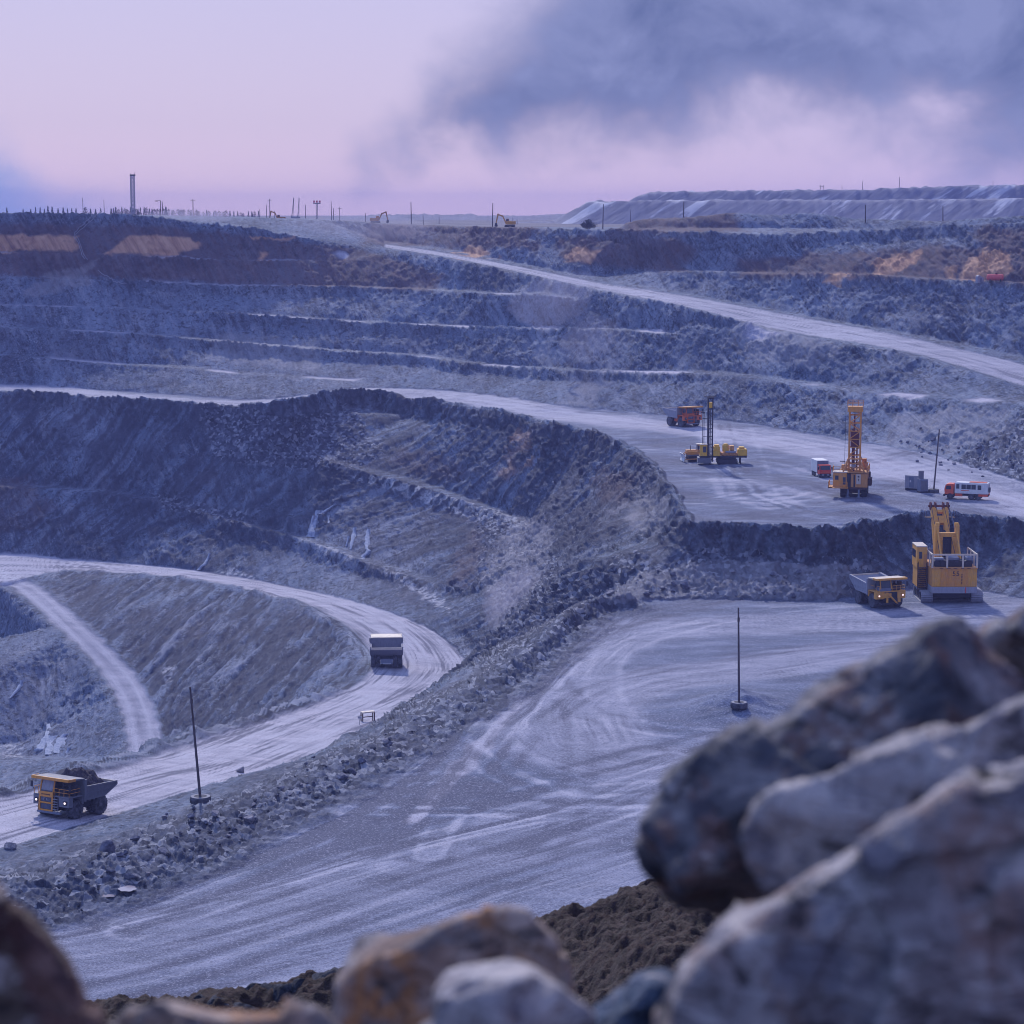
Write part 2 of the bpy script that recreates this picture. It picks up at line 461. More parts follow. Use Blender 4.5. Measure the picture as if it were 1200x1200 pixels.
    rock = nt.mix(nt.math('MULTIPLY', clay, nt.rng(n2, .25, .5, .5, 1)), rock, cly)
    rock = nt.mix(nt.math('MULTIPLY', pale, nt.rng(n2, .3, .6, .2, .8)), rock, (.36, .34, .38))
    # flat ground: compacted dust, with ruts darkening and lightening it
    fn = nt.noise(nt.map(co, (.5, 1, 1), (0, 0, .35)), .25, 7, .68)
    ground = nt.ramp(fn, [(.28, (.050, .068, .125)), (.48, (.105, .132, .222)), (.7, (.195, .225, .34))])
    road = nt.ramp(fn, [(.25, (.27, .265, .345)), (.5, (.43, .405, .49)), (.75, (.62, .56, .64))])
    ground = nt.mix(dust, ground, road)
    ground = nt.mix(nt.rng(rut, .5, 1, 0, .7), ground, (.48, .465, .56))
    ground = nt.mix(nt.rng(rut, .5, 0, 0, .8), ground, (.055, .06, .115))
    n8 = nt.noise(co, 4.2, 4, .7)
    ground = nt.mix(nt.rng(n8, .54, .66, 0, .5), ground, (.46, .47, .58))
    ground = nt.mix(nt.rng(n8, .47, .37, 0, .6), ground, (.035, .04, .075))
    ground = nt.mix(nt.rng(n3, .58, .68, 0, .6), ground, (.04, .046, .08))
    ground = nt.mix(nt.rng(n3, .42, .30, 0, .45), ground, (.48, .46, .57))
    col = nt.mix(nt.rng(flat, .25, .8), rock, ground)
    col = nt.mix(nt.math('MULTIPLY', snow_glare, nt.rng(n3, .35, .55, .0, 1)), col, (.58, .57, .64))
    nt.put(b.inputs['Base Color'], col)
    b.inputs['Roughness'].default_value = .9
    b.inputs['Specular IOR Level'].default_value = .25
    bn = nt.math('ADD', nt.math('MULTIPLY', n2, .6), nt.math('ADD', nt.math('MULTIPLY', n3, .35), nt.math('MULTIPLY', vs.outputs[1], nt.math('MULTIPLY', rubble, .5))))
    hb = nt.math('MULTIPLY', nt.math('ADD', bn, nt.math('MULTIPLY', s2_, .5)), nt.rng(flat, .2, .9, 1, .12))
    nt.put(b.inputs['Normal'], nt.bump(hb, .9, 1.1))
    return m

# ----------------------------------------------------------------------------
# terrain: geometry
# ----------------------------------------------------------------------------
NC, NR = QN
th = np.linspace(-R(15.5), R(15.5), NC)
tt = np.tan(th)
D0, D1 = 50.0, 1010.0
dc = np.linspace(D0, D1, 1600)
Zc = gsample(H0, dc[:, None] * tt[None, :], dc[:, None] + 0 * tt[None, :])
yy = 245 - F * Zc / dc[:, None]
dv = np.diff(-yy, axis=0)
wgt = np.where(dv > 0, dv, -dv * .25) + .28 * (dc[1] - dc[0])
wgt[dc[1:] < 190] *= .15
Lc = np.concatenate([np.zeros((1, NC)), np.cumsum(wgt, 0)], 0)
ker = np.ones(31) / 31
Lp = np.pad(Lc, ((0, 0), (15, 15)), mode='edge')
Lc = np.stack([np.convolve(Lp[i], ker, 'valid') for i in range(Lc.shape[0])])
dist = np.empty((NR, NC))
for j in range(NC):
    dist[:, j] = np.interp(np.linspace(0, Lc[-1, j], NR), Lc[:, j], dc)
X = (dist * tt[None, :]).astype(np.float32); Y = dist.astype(np.float32)

# zones --------------------------------------------------------------
LC = {k: (crom(v) if len(v) < 100 else crom(L1)) for k, v in LINES.items()}
gy, gx = np.gradient(blur(H0, 2), GS)
slope = np.sqrt(gx * gx + gy * gy)
slope_s = blur(slope, 3)
sl = gsample(slope_s, X, Y)
wx = X + 3 * fbm(X / 9, Y / 9, 0 * X, 3, 5); wy = Y + 3 * fbm(X / 9, Y / 9, 0 * X + 5, 3, 9)
wx1 = X + .8 * perlin(X / 3, Y / 3, 0 * X, 15); wy1 = Y + .8 * perlin(X / 3, Y / 3, 0 * X, 16)
road_low = LC['Q'][10:] + LC['OUT'] + LC['IN'][::-1] + [PZ(0, 690, -103), PZ(-200, 690, -103), PZ(-250, 645, -103)] + LC['Q'][:11]
road_low = LC['Q'] + LC['OUT'] + LC['IN'][::-1] + [PZ(0, 690, -103), PZ(-250, 690, -103)]
road_ramp = LC['R1'] + LC['R2'][::-1]
road_side = LC['SRR'] + LC['SRL'][::-1]
bench = LC['L1'] + LC['Rb'][::-1]
floor_poly = LC['KF'] + [(-60, 186, -70), (70, 186, -70)] + [LC['G'][-1]] + LC['G'][::-1]
m_low = inpoly(wx1, wy1, road_low); m_ramp = inpoly(wx1, wy1, road_ramp); m_side = inpoly(wx1, wy1, road_side)
m_bench = inpoly(X + 3.2 * fbm(X / 7, Y / 7, 0 * X, 4, 28), Y + 3.2 * fbm(X / 7, Y / 7, 0 * X, 4, 29), bench); m_floor = inpoly(X + 2.4 * fbm(X / 5, Y / 5, 0 * X, 3, 18), Y + 2.4 * fbm(X / 5, Y / 5, 0 * X, 3, 19), floor_poly)
flat = (1 - sstep(.16, .42, sl)) * np.where(Y > 985, .6, .10)
flat = np.where(m_low | m_ramp | m_side, np.maximum(flat, .95), flat)
flat = np.where((m_bench | m_floor), np.maximum(flat, 1 - sstep(.25, .5, sl)), flat)
pocket = m_low | m_ramp | m_side
# dust + ruts
dust = np.zeros_like(X); rut = np.full_like(X, .5)
def stripes(lat, s, seed, f=1.0):
    n = perlin(lat * .35 * f, s / 60, 0 * lat, seed) * .6 + perlin(lat * 1.1 * f, s / 26, 0 * lat, seed + 1) * .8 + perlin(lat * 2.9 * f, s / 16, 0 * lat, seed + 2) * .7
    return .8 * n * (.35 + 1.1 * sstep(-.35, .35, perlin(lat * .25, s / 14, 0 * lat, seed + 3)))
def midline(a, b, n=40):
    def rs(l):
        l = np.array(l); c = np.concatenate([[0], np.cumsum(np.linalg.norm(np.diff(l[:, :2], axis=0), axis=1))])
        t = np.linspace(0, c[-1], n); return np.stack([np.interp(t, c, l[:, k]) for k in range(3)], 1)
    return [tuple(p) for p in (rs(a) + rs(b)) / 2]
cl_low = midline(LC['Q'] + LC['OUT'], [PZ(-250, 690, -103)] + LC['IN'], 70)
d_, s_, a_ = polydist(X, Y, cl_low, 40)
lat_low = d_ * s_
st = stripes(lat_low, a_, 40)
rut = np.where(m_low, .5 + 1.35 * st, rut); dust = np.where(m_low, .85, dust)
cl_ramp = midline(LC['R1'], LC['R2'], 40)
d_, s_, a_ = polydist(X, Y, cl_ramp, 40)
rut = np.where(m_ramp,   .52 + .8 * stripes(d_ * s_, a_, 50), rut); dust = np.where(m_ramp, .75, dust)
cl_side = midline(LC['SRR'], LC['SRL'], 30)
d_, s_, a_ = polydist(X, Y, cl_side, 40)
wsd = 1 - sstep(2.6, 5.2, d_ + 1.2 * perlin(X / 5, Y / 5, 0 * X, 63))
tr = np.exp(-((np.abs(d_ * s_ + .2) - 1.8) / .8) ** 2)
rut = np.where(m_side, .42 + .4 * tr + .3 * stripes(d_ * s_, a_, 60), rut); dust = np.maximum(dust, .6 * wsd)
flat = np.where(m_side & ~m_low, wsd * .95, flat)
# bench and floor: wheel paths worn pale by traffic
def path(pts, width, k, seed, amp=.55, dst=.5, mask=None, taper=.5):
    global rut, dust
    d_, s_, a_ = polydist(X + .5 * perlin(X / 14, Y / 14, 0 * X, seed), Y, crom(pts), width + 3)
    d_ = d_ + 1.6 * perlin(a_ / 9, d_ / 4, 0 * d_, seed + 9) * sstep(width * .3, width * .8, d_)
    w = 1 - sstep(width * taper, width, d_)
    w = w * (k if mask is None else k * mask)
    m = w > 0
    st = stripes((d_ * s_)[m], a_[m], seed)
    rut[m] = rut[m] * (1 - w[m]) + w[m] * (.55 + amp * st)
    dust = np.maximum(dust, w * dst)
fm = m_floor.astype(np.float32); bm_ = m_bench.astype(np.float32)
rut = np.where(m_floor, .42 + .6 * fbm(X / 12, Y / 5, 0 * X, 5, 71), rut)
rut = np.where(m_bench, .42 + .75 * fbm(X / 8, Y / 4, 0 * X, 5, 72), rut)
path(zl((-250, 470, -57), (0, 454, -57), (133, 462, -57.5), (280, 473, -58.5), (400, 461, -57), (520, 466, -56), (600, 476, -56), (700, 492, -55.5), (820, 507, -55.5), (960, 530, -55.5), (1080, 560, -55.5), (1200, 592, -56), (1350, 620, -56)), 11, .95, 81, .45, .75, bm_)
path(zl((680, 487, -55.5), (780, 500, -55.5), (900, 512, -55.5), (1010, 530, -55.5), (1120, 556, -55.5), (1250, 585, -55.5)), 10, .7, 82, .5, .5, bm_)
path(zl((830, 560, -56), (930, 570, -56), (1040, 590, -56), (1200, 600, -56)), 8, .5, 83, .6, .3, bm_)
path(zl((1350, 700, -67), (1100, 722, -67), (940, 730, -67), (800, 735, -67), (700, 752, -67.3), (645, 800, -67.6), (640, 850, -67.8), (720, 890, -68), (860, 900, -68)), 12, .8, 91, .5, .42, fm)
path(zl((1200, 740, -67), (1020, 760, -67), (880, 785, -67.4), (760, 800, -67.5), (690, 830, -67.8), (700, 870, -68)), 10, .8, 92, .5, .5, fm)
path(zl((100, 1068, -69.8), (260, 1015, -69.4), (420, 945, -68.8), (520, 890, -68.3), (600, 830, -67.7), (660, 775, -67.3), (730, 725, -67.1)), 6, .8, 93, .9, .1, fm)
path(zl((-100, 1135, -70), (100, 1115, -70), (300, 1070, -69.5), (500, 1010, -69), (700, 955, -68.6), (900, 880, -68.2)), 13, .85, 94, .5, .3, fm)
path(zl((60, 1190, -70), (250, 1150, -70), (450, 1105, -69.5), (700, 1030, -69), (900, 960, -68.6)), 9, .75, 95, .6, .25, fm)
path(zl((480, 960, -68.6), (560, 880, -68.2), (610, 820, -67.6)), 1.6, .9, 96, .4, .7, fm)
path(zl((150, 1082, -69.8), (330, 1035, -69.4), (520, 985, -69), (700, 945, -68.6)), 2.6, .9, 97, 1.2, .1, fm)
def tracks(pts, seed, sgn=1.0, amp=.34, gauge=2.3, wd=.55):
    """one lorry's pair of wheel marks"""
    global rut
    d_, s_, a_ = polydist(X, Y, crom(pts, 2), 6)
    m = (d_ < 6) & (m_floor | m_bench)
    lat = d_[m] * s_[m]; al = a_[m]
    w = np.exp(-((np.abs(lat) - gauge) / wd) ** 2) + .35 * np.exp(-((np.abs(lat) - gauge) / (wd * 2.5)) ** 2)
    fade = sstep(-.45, .2, perlin(al / 16, 0 * al, 0 * al, seed)) * .9
    rut[m] = rut[m] + sgn * amp * np.clip(w, 0, 1) * fade
rt_ = random.Random(17)
FB = [[(1350, 705), (1100, 728), (900, 742), (740, 770), (670, 820), (700, 870), (800, 890)], [(1200, 745), (1000, 752), (840, 765), (720, 800), (640, 850), (560, 920), (420, 990), (200, 1060)],
      [(60, 1090), (250, 1040), (420, 965), (540, 890), (620, 815), (700, 750), (860, 722)], [(40, 1140), (260, 1085), (480, 1020), (700, 950), (860, 880)], [(100, 1180), (300, 1120), (520, 1050), (760, 985)],
      [(480, 1000), (540, 900), (610, 820), (680, 740)], [(380, 930), (520, 930), (700, 945), (900, 930)], [(560, 850), (640, 900), (760, 930), (900, 900)], [(640, 760), (700, 850), (680, 960), (560, 1060)], [(120, 1075), (330, 1010), (520, 960), (760, 900)]]
for i in range(34):
    b_ = rt_.choice(FB); ox, oy = rt_.gauss(0, 26), rt_.gauss(0, 12)
    tracks(zl(*[(q[0] + ox + rt_.gauss(0, 9), q[1] + oy + rt_.gauss(0, 4), -68.5) for q in b_]), 900 + i, rt_.choice([1, 1, -1, -1, -1]), rt_.uniform(.2, .5), rt_.choice([2.3, 2.3, 1.5]), rt_.uniform(.35, .7))
BB = [[(560, 475), (700, 494), (850, 515), (1000, 545), (1150, 585), (1300, 620)], [(640, 482), (800, 497), (950, 515), (1100, 548), (1250, 585)], [(760, 530), (900, 545), (1050, 575), (1200, 598)], [(790, 590), (900, 578), (1000, 560), (1080, 545)], [(830, 500), (850, 540), (880, 570), (960, 600)]]
for i in range(26):
    b_ = rt_.choice(BB); ox, oy = rt_.gauss(0, 22), rt_.gauss(0, 9)
    tracks(zl(*[(q[0] + ox + rt_.gauss(0, 9), q[1] + oy + rt_.gauss(0, 3), -55.6) for q in b_]), 950 + i, rt_.choice([1, 1, -1, -1]), rt_.uniform(.2, .5), rt_.choice([2.3, 1.3]), rt_.uniform(.4, 1.0))
# dark worked patch
d_ = np.where(m_floor, np.exp(-(polydist(wx, wy, zl((330, 985, -69), (470, 925, -68.6), (620, 925, -68.6)))[0] / 9) ** 2), 0)
rut = rut - .30 * d_
for q_ in ([(800, 500), (850, 505)], [(760, 515), (800, 520)], [(900, 600), (1010, 596)], [(740, 540), (800, 585)]):
    d_ = polydist(wx, wy, zl(*[(a, b, -55.6) for a, b in q_]), 30)[0]; rut = rut - .3 * np.exp(-(d_ / 6) ** 2) * bm_
rut = np.clip(rut, 0, 1)

# colour zones on the faces: polygons measured in the photo, put on the ground they cover
PXp, PYp = project((X, Y, gsample(H0, X, Y)))
nA = fbm(X / 12, Y / 12, gsample(H0, X, Y) / 5, 4, 33) * 26
zu = PXp + nA + 3 * perlin(X / 2.5, Y / 6, 0 * X, 8); zv = PYp + nA * .22 + 4 * perlin(X / 5, Y / 9, 0 * X, 34)
def zone(poly, soft=6, dmin=0, dmax=2000):
    p = [(a, b, 0) for a, b in poly]
    u, v = zu, zv
    ins = inpoly(u, v, p) & (Y > dmin) & (Y < dmax)
    out = np.zeros_like(X)
    if ins.any():
        d_, _, _ = polydist(u[ins], v[ins] * 2, [(a, b * 2) for a, b in poly + poly[:1]])
        out[ins] = sstep(0, soft, d_)
    return out
clay = np.zeros_like(X); brown = np.zeros_like(X); pale = np.zeros_like(X); snow_glare = np.zeros_like(X); rubble = np.zeros_like(X)
for p in ([(-60,274),(95,277),(85,297),(-60,297)], [(130,285),(150,274),(232,278),(240,286),(205,303),(110,299)],
          [(295,278),(350,278),(345,284),(300,285)], [(285,305),(300,296),(318,297),(305,306)]):
    clay = np.maximum(clay, zone(p, 8, 600))
for p in ([(1015,322),(1040,300),(1090,290),(1080,300),(1060,325)], [(1120,330),(1135,300),(1160,290),(1192,302),(1190,320),(1170,330)], [(1100,329),(1108,315),(1130,310),(1118,331)],
          [(520,298),(560,288),(585,300),(540,306)], [(660,310),(680,290),(715,295),(690,312)], [(960,335),(975,320),(1005,322),(990,340)]):
    clay = np.maximum(clay, .95 * zone(p, 8, 550))
clay = np.maximum(clay, .35 * zone([(585,560),(600,510),(625,498),(620,530),(600,570)], 10, 400, 700))
for p in ([(715,246),(870,244),(880,275),(715,280)], [(420,258),(640,262),(640,300),(420,290)], [(-60,260),(180,262),(420,290),(520,318),(510,345),(400,342),(140,332),(-60,326)], [(640,275),(800,276),(830,300),(800,325),(660,312)], [(500,262),(640,268),(640,300),(480,290)],
          [(860,300),(1210,285),(1210,335),(1000,330),(860,330)], [(1140,265),(1230,262),(1230,345),(1150,335)]):
    brown = np.maximum(brown, .75 * zone(p, 14, 500))
for p in ([(-120,520),(30,545),(75,600),(40,625),(-120,640)], [(460,520),(530,530),(570,560),(520,570),(450,545)], [(550,590),(575,640),(560,700),(520,690),(540,640)], [(700,545),(760,560),(740,600),(690,590)]):
    brown = np.maximum(brown, .35 * zone(p, 14, 400, 700))
for p in ([(690,700),(760,672),(840,655),(1000,662),(1000,705),(720,712)], [(760,560),(800,600),(760,640),(720,610)], [(1020,520),(1050,485),(1110,475),(1190,478),(1180,510),(1100,535)], [(640,480),(690,440),(720,445),(700,482)], [(850,360),(1000,410),(960,440),(860,420)],
          [(620,420),(640,390),(660,395),(655,440)], [(565,740),(570,650),(605,600),(660,620),(640,690),(590,745)], [(30,330),(120,300),(110,335),(20,358)], [(250,390),(380,400),(380,440),(230,425)]):
    pale = np.maximum(pale, .7 * zone(p, 12, 300))
for p in ([(405,560),(440,556),(520,578),(590,600),(625,620),(600,622),(520,600),(450,575)], [(345,630),(365,632),(430,655),(415,662),(370,648)], [(430,665),(470,672),(520,700),(535,725),(500,705)],
          [(183,780),(210,775),(200,800),(185,800)], [(0,872),(20,868),(30,890),(0,890)], [(-60,664),(24,671),(20,686),(-60,694)], [(-60,664),(24,671),(20,686),(-60,694)], [(270,660),(300,680),(240,672)]):  # patch at the left road junction: glare off wet ground, painted in pale
    snow_glare = np.maximum(snow_glare, .75 * zone(p, 5, 300) * sstep(-.15, .15, perlin(X / 2, Y / 2, 0 * X, 77)))
for p in ([(230,470),(340,485),(420,470),(460,540),(380,560),(240,540)], [(170,575),(300,600),(300,625),(180,600)], [(700,680),(830,640),(1000,650),(1060,690),(1000,705),(720,710)],
          [(560,740),(640,690),(760,640),(800,690),(690,710),(600,800),(540,830),(430,860),(440,840),(540,800)], [(1100,540),(1200,480),(1300,500),(1300,640),(1160,570)], [(540,590),(620,600),(680,680),(600,740),(560,700)]):
    rubble = np.maximum(rubble, zone(p, 14, 250))
dk = polydist(X, Y, LC['K'], 30)[0]
rubble = np.maximum(rubble, np.where(Y < 420, 1 - sstep(5, 14, dk), 0))
for nm in ('A', 'B', 'C', 'D', 'E'):
    d_, s_, _ = polydist(wx1, wy1, [(p[0] + .5, p[1] + 3) for p in LC[nm]], 12)
    n = sstep(-.1, .25, perlin(X / 25, Y / 25, 0 * X, 21))
    dust = np.maximum(dust, (1 - sstep(1.5, 3.5, d_)) * n)
    flat = np.maximum(flat, (1 - sstep(1.5, 3.2, d_)) * n)
rubble *= (1 - flat * .7)
dKF = polydist(X, Y, LC['KF'], 14)[0]
bl_ = (1 - sstep(0, 6.5, dKF + 3.5 * fbm(X / 4, Y / 4, 0 * X, 3, 222))) * m_floor
rubble = np.maximum(rubble, .8 * bl_); flat = flat * (1 - .75 * bl_)
# ribs that run straight down from the brink of the drilling bench
d1_, s1_, a1_ = polydist(X, Y, LC['L1'], 80)
near1 = np.where(s1_ < 0, 1 - sstep(35, 75, d1_), 0) * np.where(Y < 730, 1, .3)
rib = ridged((a1_ + .3 * d1_ + 1.5 * perlin(X / 9, Y / 9, 0 * X, 231)) / 4.6, d1_ / 26, 0 * X, 3, 232)
# furrows down the spur, coloured darker in their beds; mineral streaks down the slopes
Zs = gsample(H0, X, Y)
spur = zone([(75,668),(230,680),(330,703),(390,733),(422,772),(420,800),(300,850),(200,880),(150,800),(62,690)], 6, 380)
latf = X * .97 - Y * .24 + 1.5 * perlin(X / 16, Y / 30, 0 * X, 201)
fur = ridged(latf / 4.2, Y / 38, 0 * X, 3, 202) - .30
tal = fbm((X + .6 * Zs) / 1.7, Y / 15, Zs / 15, 4, 203, .6)
pat = sstep(-.25, .3, perlin(X / 26, Y / 26, Zs / 14, 204))
nf_ = (1 - np.clip(flat * 1.5, 0, 1))
wallr = .5 + nf_ * ((1 - spur) * (.62 * tal * (.35 + .65 * pat) * (1 - .6 * near1) - near1 * .55 * (rib - .25)) - spur * (.75 * fur - .35 * tal))
rut = rut * (1 - nf_) + wallr * nf_
dI = polydist(wx1, wy1, LC['IN'][12:], 8)[0]
k_ = sstep(1.2, 3.6, dI); dust *= k_; flat *= .15 + .85 * k_
flat = blur(flat, 2); dust = blur(dust, 2); brown = blur(brown, 2)

# relief -------------------------------------------------------------
Z = gsample(H0, X, Y)
# windrows pushed up along the roads and edges
def berm(line, h, w, seed, lo=0.35):
    global Z
    d_, _, s_ = polydist(X, Y, line, 4 * w)
    k = np.clip(lo + .8 * (perlin(s_ / 9, 0 * s_, 0 * s_, seed) + .6 * perlin(s_ / 3.2, 0 * s_, 0 * s_, seed + 1)), 0, 1.3)
    Z = Z + h * k * np.exp(-(d_ / w) ** 2)
    return d_
off = lambda l, dx, dy: [(p[0] + dx, p[1] + dy) for p in l]
nf = berm(off(LC['T'][36:], -.5, -1), 1.2, 2.6, 301, .45)
berm(LC['IN'][30:], 2.0, 2.6, 303, .6)
berm(off(LC['IN'][:20], 0, 1), 1.2, 2.0, 304, .1)
berm(off(LC['OUT'], 2.5, -2.0), 1.0, 1.8, 305, .2)
berm(LC['K'], .6, 5, 306, .3)
berm(off(LC['L1'][8:60], 0, 2), 1.0, 2.2, 307, .2)
berm(off(LC['L1'][68:], 0, 2), .7, 1.5, 309, .1)
mound = PZ(866, 832, -67.3)
Z = Z + 2.6 * np.exp(-(((X - mound[0]) / 5.5) ** 2 + ((Y - mound[1] - .5) / 7) ** 2) ** .8) * (1 + .25 * perlin(X / 2, Y / 2, 0 * X, 61))
gxv = gsample(blur(gx, 4), X, Y); gyv = gsample(blur(gy, 4), X, Y)
nn = np.sqrt(gxv ** 2 + gyv ** 2 + 1)
nx, ny, nz = -gxv / nn, -gyv / nn, 1 / nn
steep = sstep(.22, .75, sl)
# gullies and buttresses run down the faces (sheared a little to the left)
ux = X + .45 * Z; uy = Y * .4; uz = Z * .35
big = ridged(ux / 34, uy / 34, uz / 34, 2, 101)
med = ridged(ux / 7, uy / 9, uz / 12, 4, 111)
rill = ridged((X + .6 * Z) / 2.4, Y / 9, Z / 11, 3, 115)
crag = fbm(X / 5, Y / 5, Z / 6, 4, 121, .55)
fine = ridged(ux / 2.2, uy / 2.2, uz / 2.2, 3, 131, .6)
# how near the brink above: the blasted rock stands steep there, scree lies below
top = np.zeros_like(X)
for nm in ('A', 'B', 'C', 'D', 'E', 'L1', 'B1', 'T2', 'M1', 'M2', 'Tc', 'T'):
    d_ = polydist(X, Y, L1 if nm == 'L1' else LINES[nm], 8)[0]
    top = np.maximum(top, 1 - sstep(2.0, 5.5 if nm != 'L1' else 7, d_ + 1.2 * perlin(X / 6, Y / 6, Z / 6, 191)))
top *= steep
def blocks(s, seed, w=.9):
    """broken angular blocks: one random height for each warped cell"""
    q = s * w
    a = X / s + .45 * Z / s + w * perlin(X / q, Y / q, Z / q, seed); b = Y / s * .7 + w * perlin(X / q, Y / q, Z / q, seed + 1); c = Z / s * .8 + w * perlin(X / q, Y / q, Z / q, seed + 2)
    h = _hash(np.floor(a).astype(np.int32), np.floor(b).astype(np.int32), np.floor(c).astype(np.int32), seed)
    return (h & np.uint32(1023)).astype(np.float32) / 1023.0 - .5
bl1 = blocks(3.4, 201); bl2 = blocks(1.3, 205); bl3 = blocks(.6, 208)
dep = np.clip(Y / 500, .5, 1.4)
disp = steep * ((1.5 - .9 * top) * (big - .35) + (.22 + .35 * top) * 1.2 * (med - .3) + (.12 + .3 * top) * crag) * (.45 + .55 * dep) + (steep * .22 + .02) * (fine - .3) + steep * .38 * (rill - .3) + steep * near1 * 1.1 * (rib - .3)
brk = sstep(-.3, .3, perlin(X / 22, Y / 22, Z / 10, 19))
disp += top * (.7 * bl1 + .6 * bl2 + .15 * bl3) + steep * brk * (1.15 * bl1 * (1 - top) + .5 * bl2) + steep * .06 * bl3
rub = np.abs(perlin(X / 1.3, Y / 1.3, Z / 1.1, 141)) + .6 * np.abs(perlin(X / .6, Y / .6, Z / .6, 142))
disp += rubble * (.5 * (rub - .3) + .35 * crag + .45 * bl2 + .15 * bl3)
gen = (1 - pocket) * (1 - flat)
disp += gen * (.12 * fbm(X / 4, Y / 4, Z / 4, 4, 151) - 1.1 * spur * fur + .42 * (rill - .3) + 35 * .01 * np.clip(brown, 0, 1) * (ridged(X / 9, Y / 9, Z / 9, 4, 152) - .3))
disp += flat * (.05 * fbm(X / 6, Y / 3, 0 * X, 4, 161) + .05 * perlin(X / .8, Y / .8, 0 * X, 171)) + np.where(m_floor | m_bench | m_low | m_side, .05 * (rut - .5), 0)
hard = np.maximum.reduce([m_low * 1., m_ramp * 1., m_side * 1.])
disp *= 1 - .8 * blur(hard.astype(np.float32), 1)
X2 = X + nx * disp; Y2 = Y + ny * disp; Z2 = Z + nz * disp
V = np.stack([X2.ravel(), Y2.ravel(), Z2.ravel()], -1)
zones = np.stack([np.clip(q, 0, 1).ravel() for q in (dust, clay, brown, flat)], -1)
marks = np.stack([np.clip(q, 0, 1).ravel() for q in (snow_glare, rut, pale, rubble)], -1)
ROCK = terrain_mat()
def face(m): return (m[:-1, :-1].astype(int) + m[1:, 1:] + m[:-1, 1:] + m[1:, :-1]) >= 2
f_low, f_ramp, f_side, f_bench, f_floor = (face(m) for m in (m_low, m_ramp, m_side, m_bench, m_floor))
done = np.zeros_like(f_low)
parts = []
for nm, msk, lab in (('haul_road', f_low, 'pale rutted haul road sweeping round the hairpin bend'),
                     ('ramp_road', f_ramp, 'pale straight ramp road climbing across the upper pit wall'),
                     ('side_track', f_side, 'narrow two rut track dropping into the deeper pit at left'),
                     ('drilling_bench', f_bench, 'dusty level bench with the drill rigs and the bench road'),
                     ('pit_floor', f_floor, 'wide dusty working floor with curving wheel tracks'),
                     ('terrain', None, 'terraced blue grey rock walls of the open pit')):
    msk = ~done if msk is None else (msk & ~done)
    done |= msk
    me, used = grid_mesh(nm, V, NR, NC, msk)
    set_attr(me, 'zones', zones[used]); set_attr(me, 'marks', marks[used])
    me.materials.append(ROCK)
    o = bpy.data.objects.new(nm, me); COL.objects.link(o)
    tag(o, lab, nm.replace('_', ' '), None, 'structure')

# height of the finished ground, for putting things down on it
_px = np.argsort(Y2[:, NC // 2])
def ground(x, y):
    c = int(np.clip(np.searchsorted(tt, x / y), 1, NC - 1))
    best = None
    for cc in (c - 1, c):
        z = float(np.interp(y, Y[:, cc], Z2[:, cc])); best = z if best is None else max(best, z)
    return best
def gpx(px, py):
    """where the sight line through a photo point meets the ground"""
    a, b, c = ray(px, py)
    cc = int(np.clip(np.searchsorted(tt, a / b), 0, NC - 1))
    dd = Y2[:, cc]; zz = Z2[:, cc]
    hit = np.nonzero((zz >= dd * c / b) & (dd > 190))[0]
    i = hit[0] if len(hit) else NR - 1
    d = float(dd[i])
    return (a / b * d, d, float(zz[i]))
# ----------------------------------------------------------------------------
# materials for the objects
# ----------------------------------------------------------------------------
def paint(name, col, rough=.5, metal=0.0, dirt=.35, dcol=(.30, .29, .36), sc=1.2):
    m, nt, b = new_mat(name)
    co = nt.node('ShaderNodeTexCoord').outputs['Object']
    n = nt.noise(co, sc, 6, .7)
    n2 = nt.noise(nt.map(co, (2.5, 2.5, .5)), sc * 1.6, 4, .6)
    c = nt.mix(nt.rng(n2, .35, .75, 0, .45), col, tuple(q * .45 for q in col))
    c = nt.mix(nt.math('MULTIPLY', nt.rng(n, .40, .68), dirt), c, dcol)
    nt.put(b.inputs['Base Color'], c)
    nt.put(b.inputs['Roughness'], nt.rng(n, .3, .7, rough, min(1, rough + .3)))
    b.inputs['Metallic'].default_value = metal
    nt.put(b.inputs['Normal'], nt.bump(n, .25, .05))
    return m
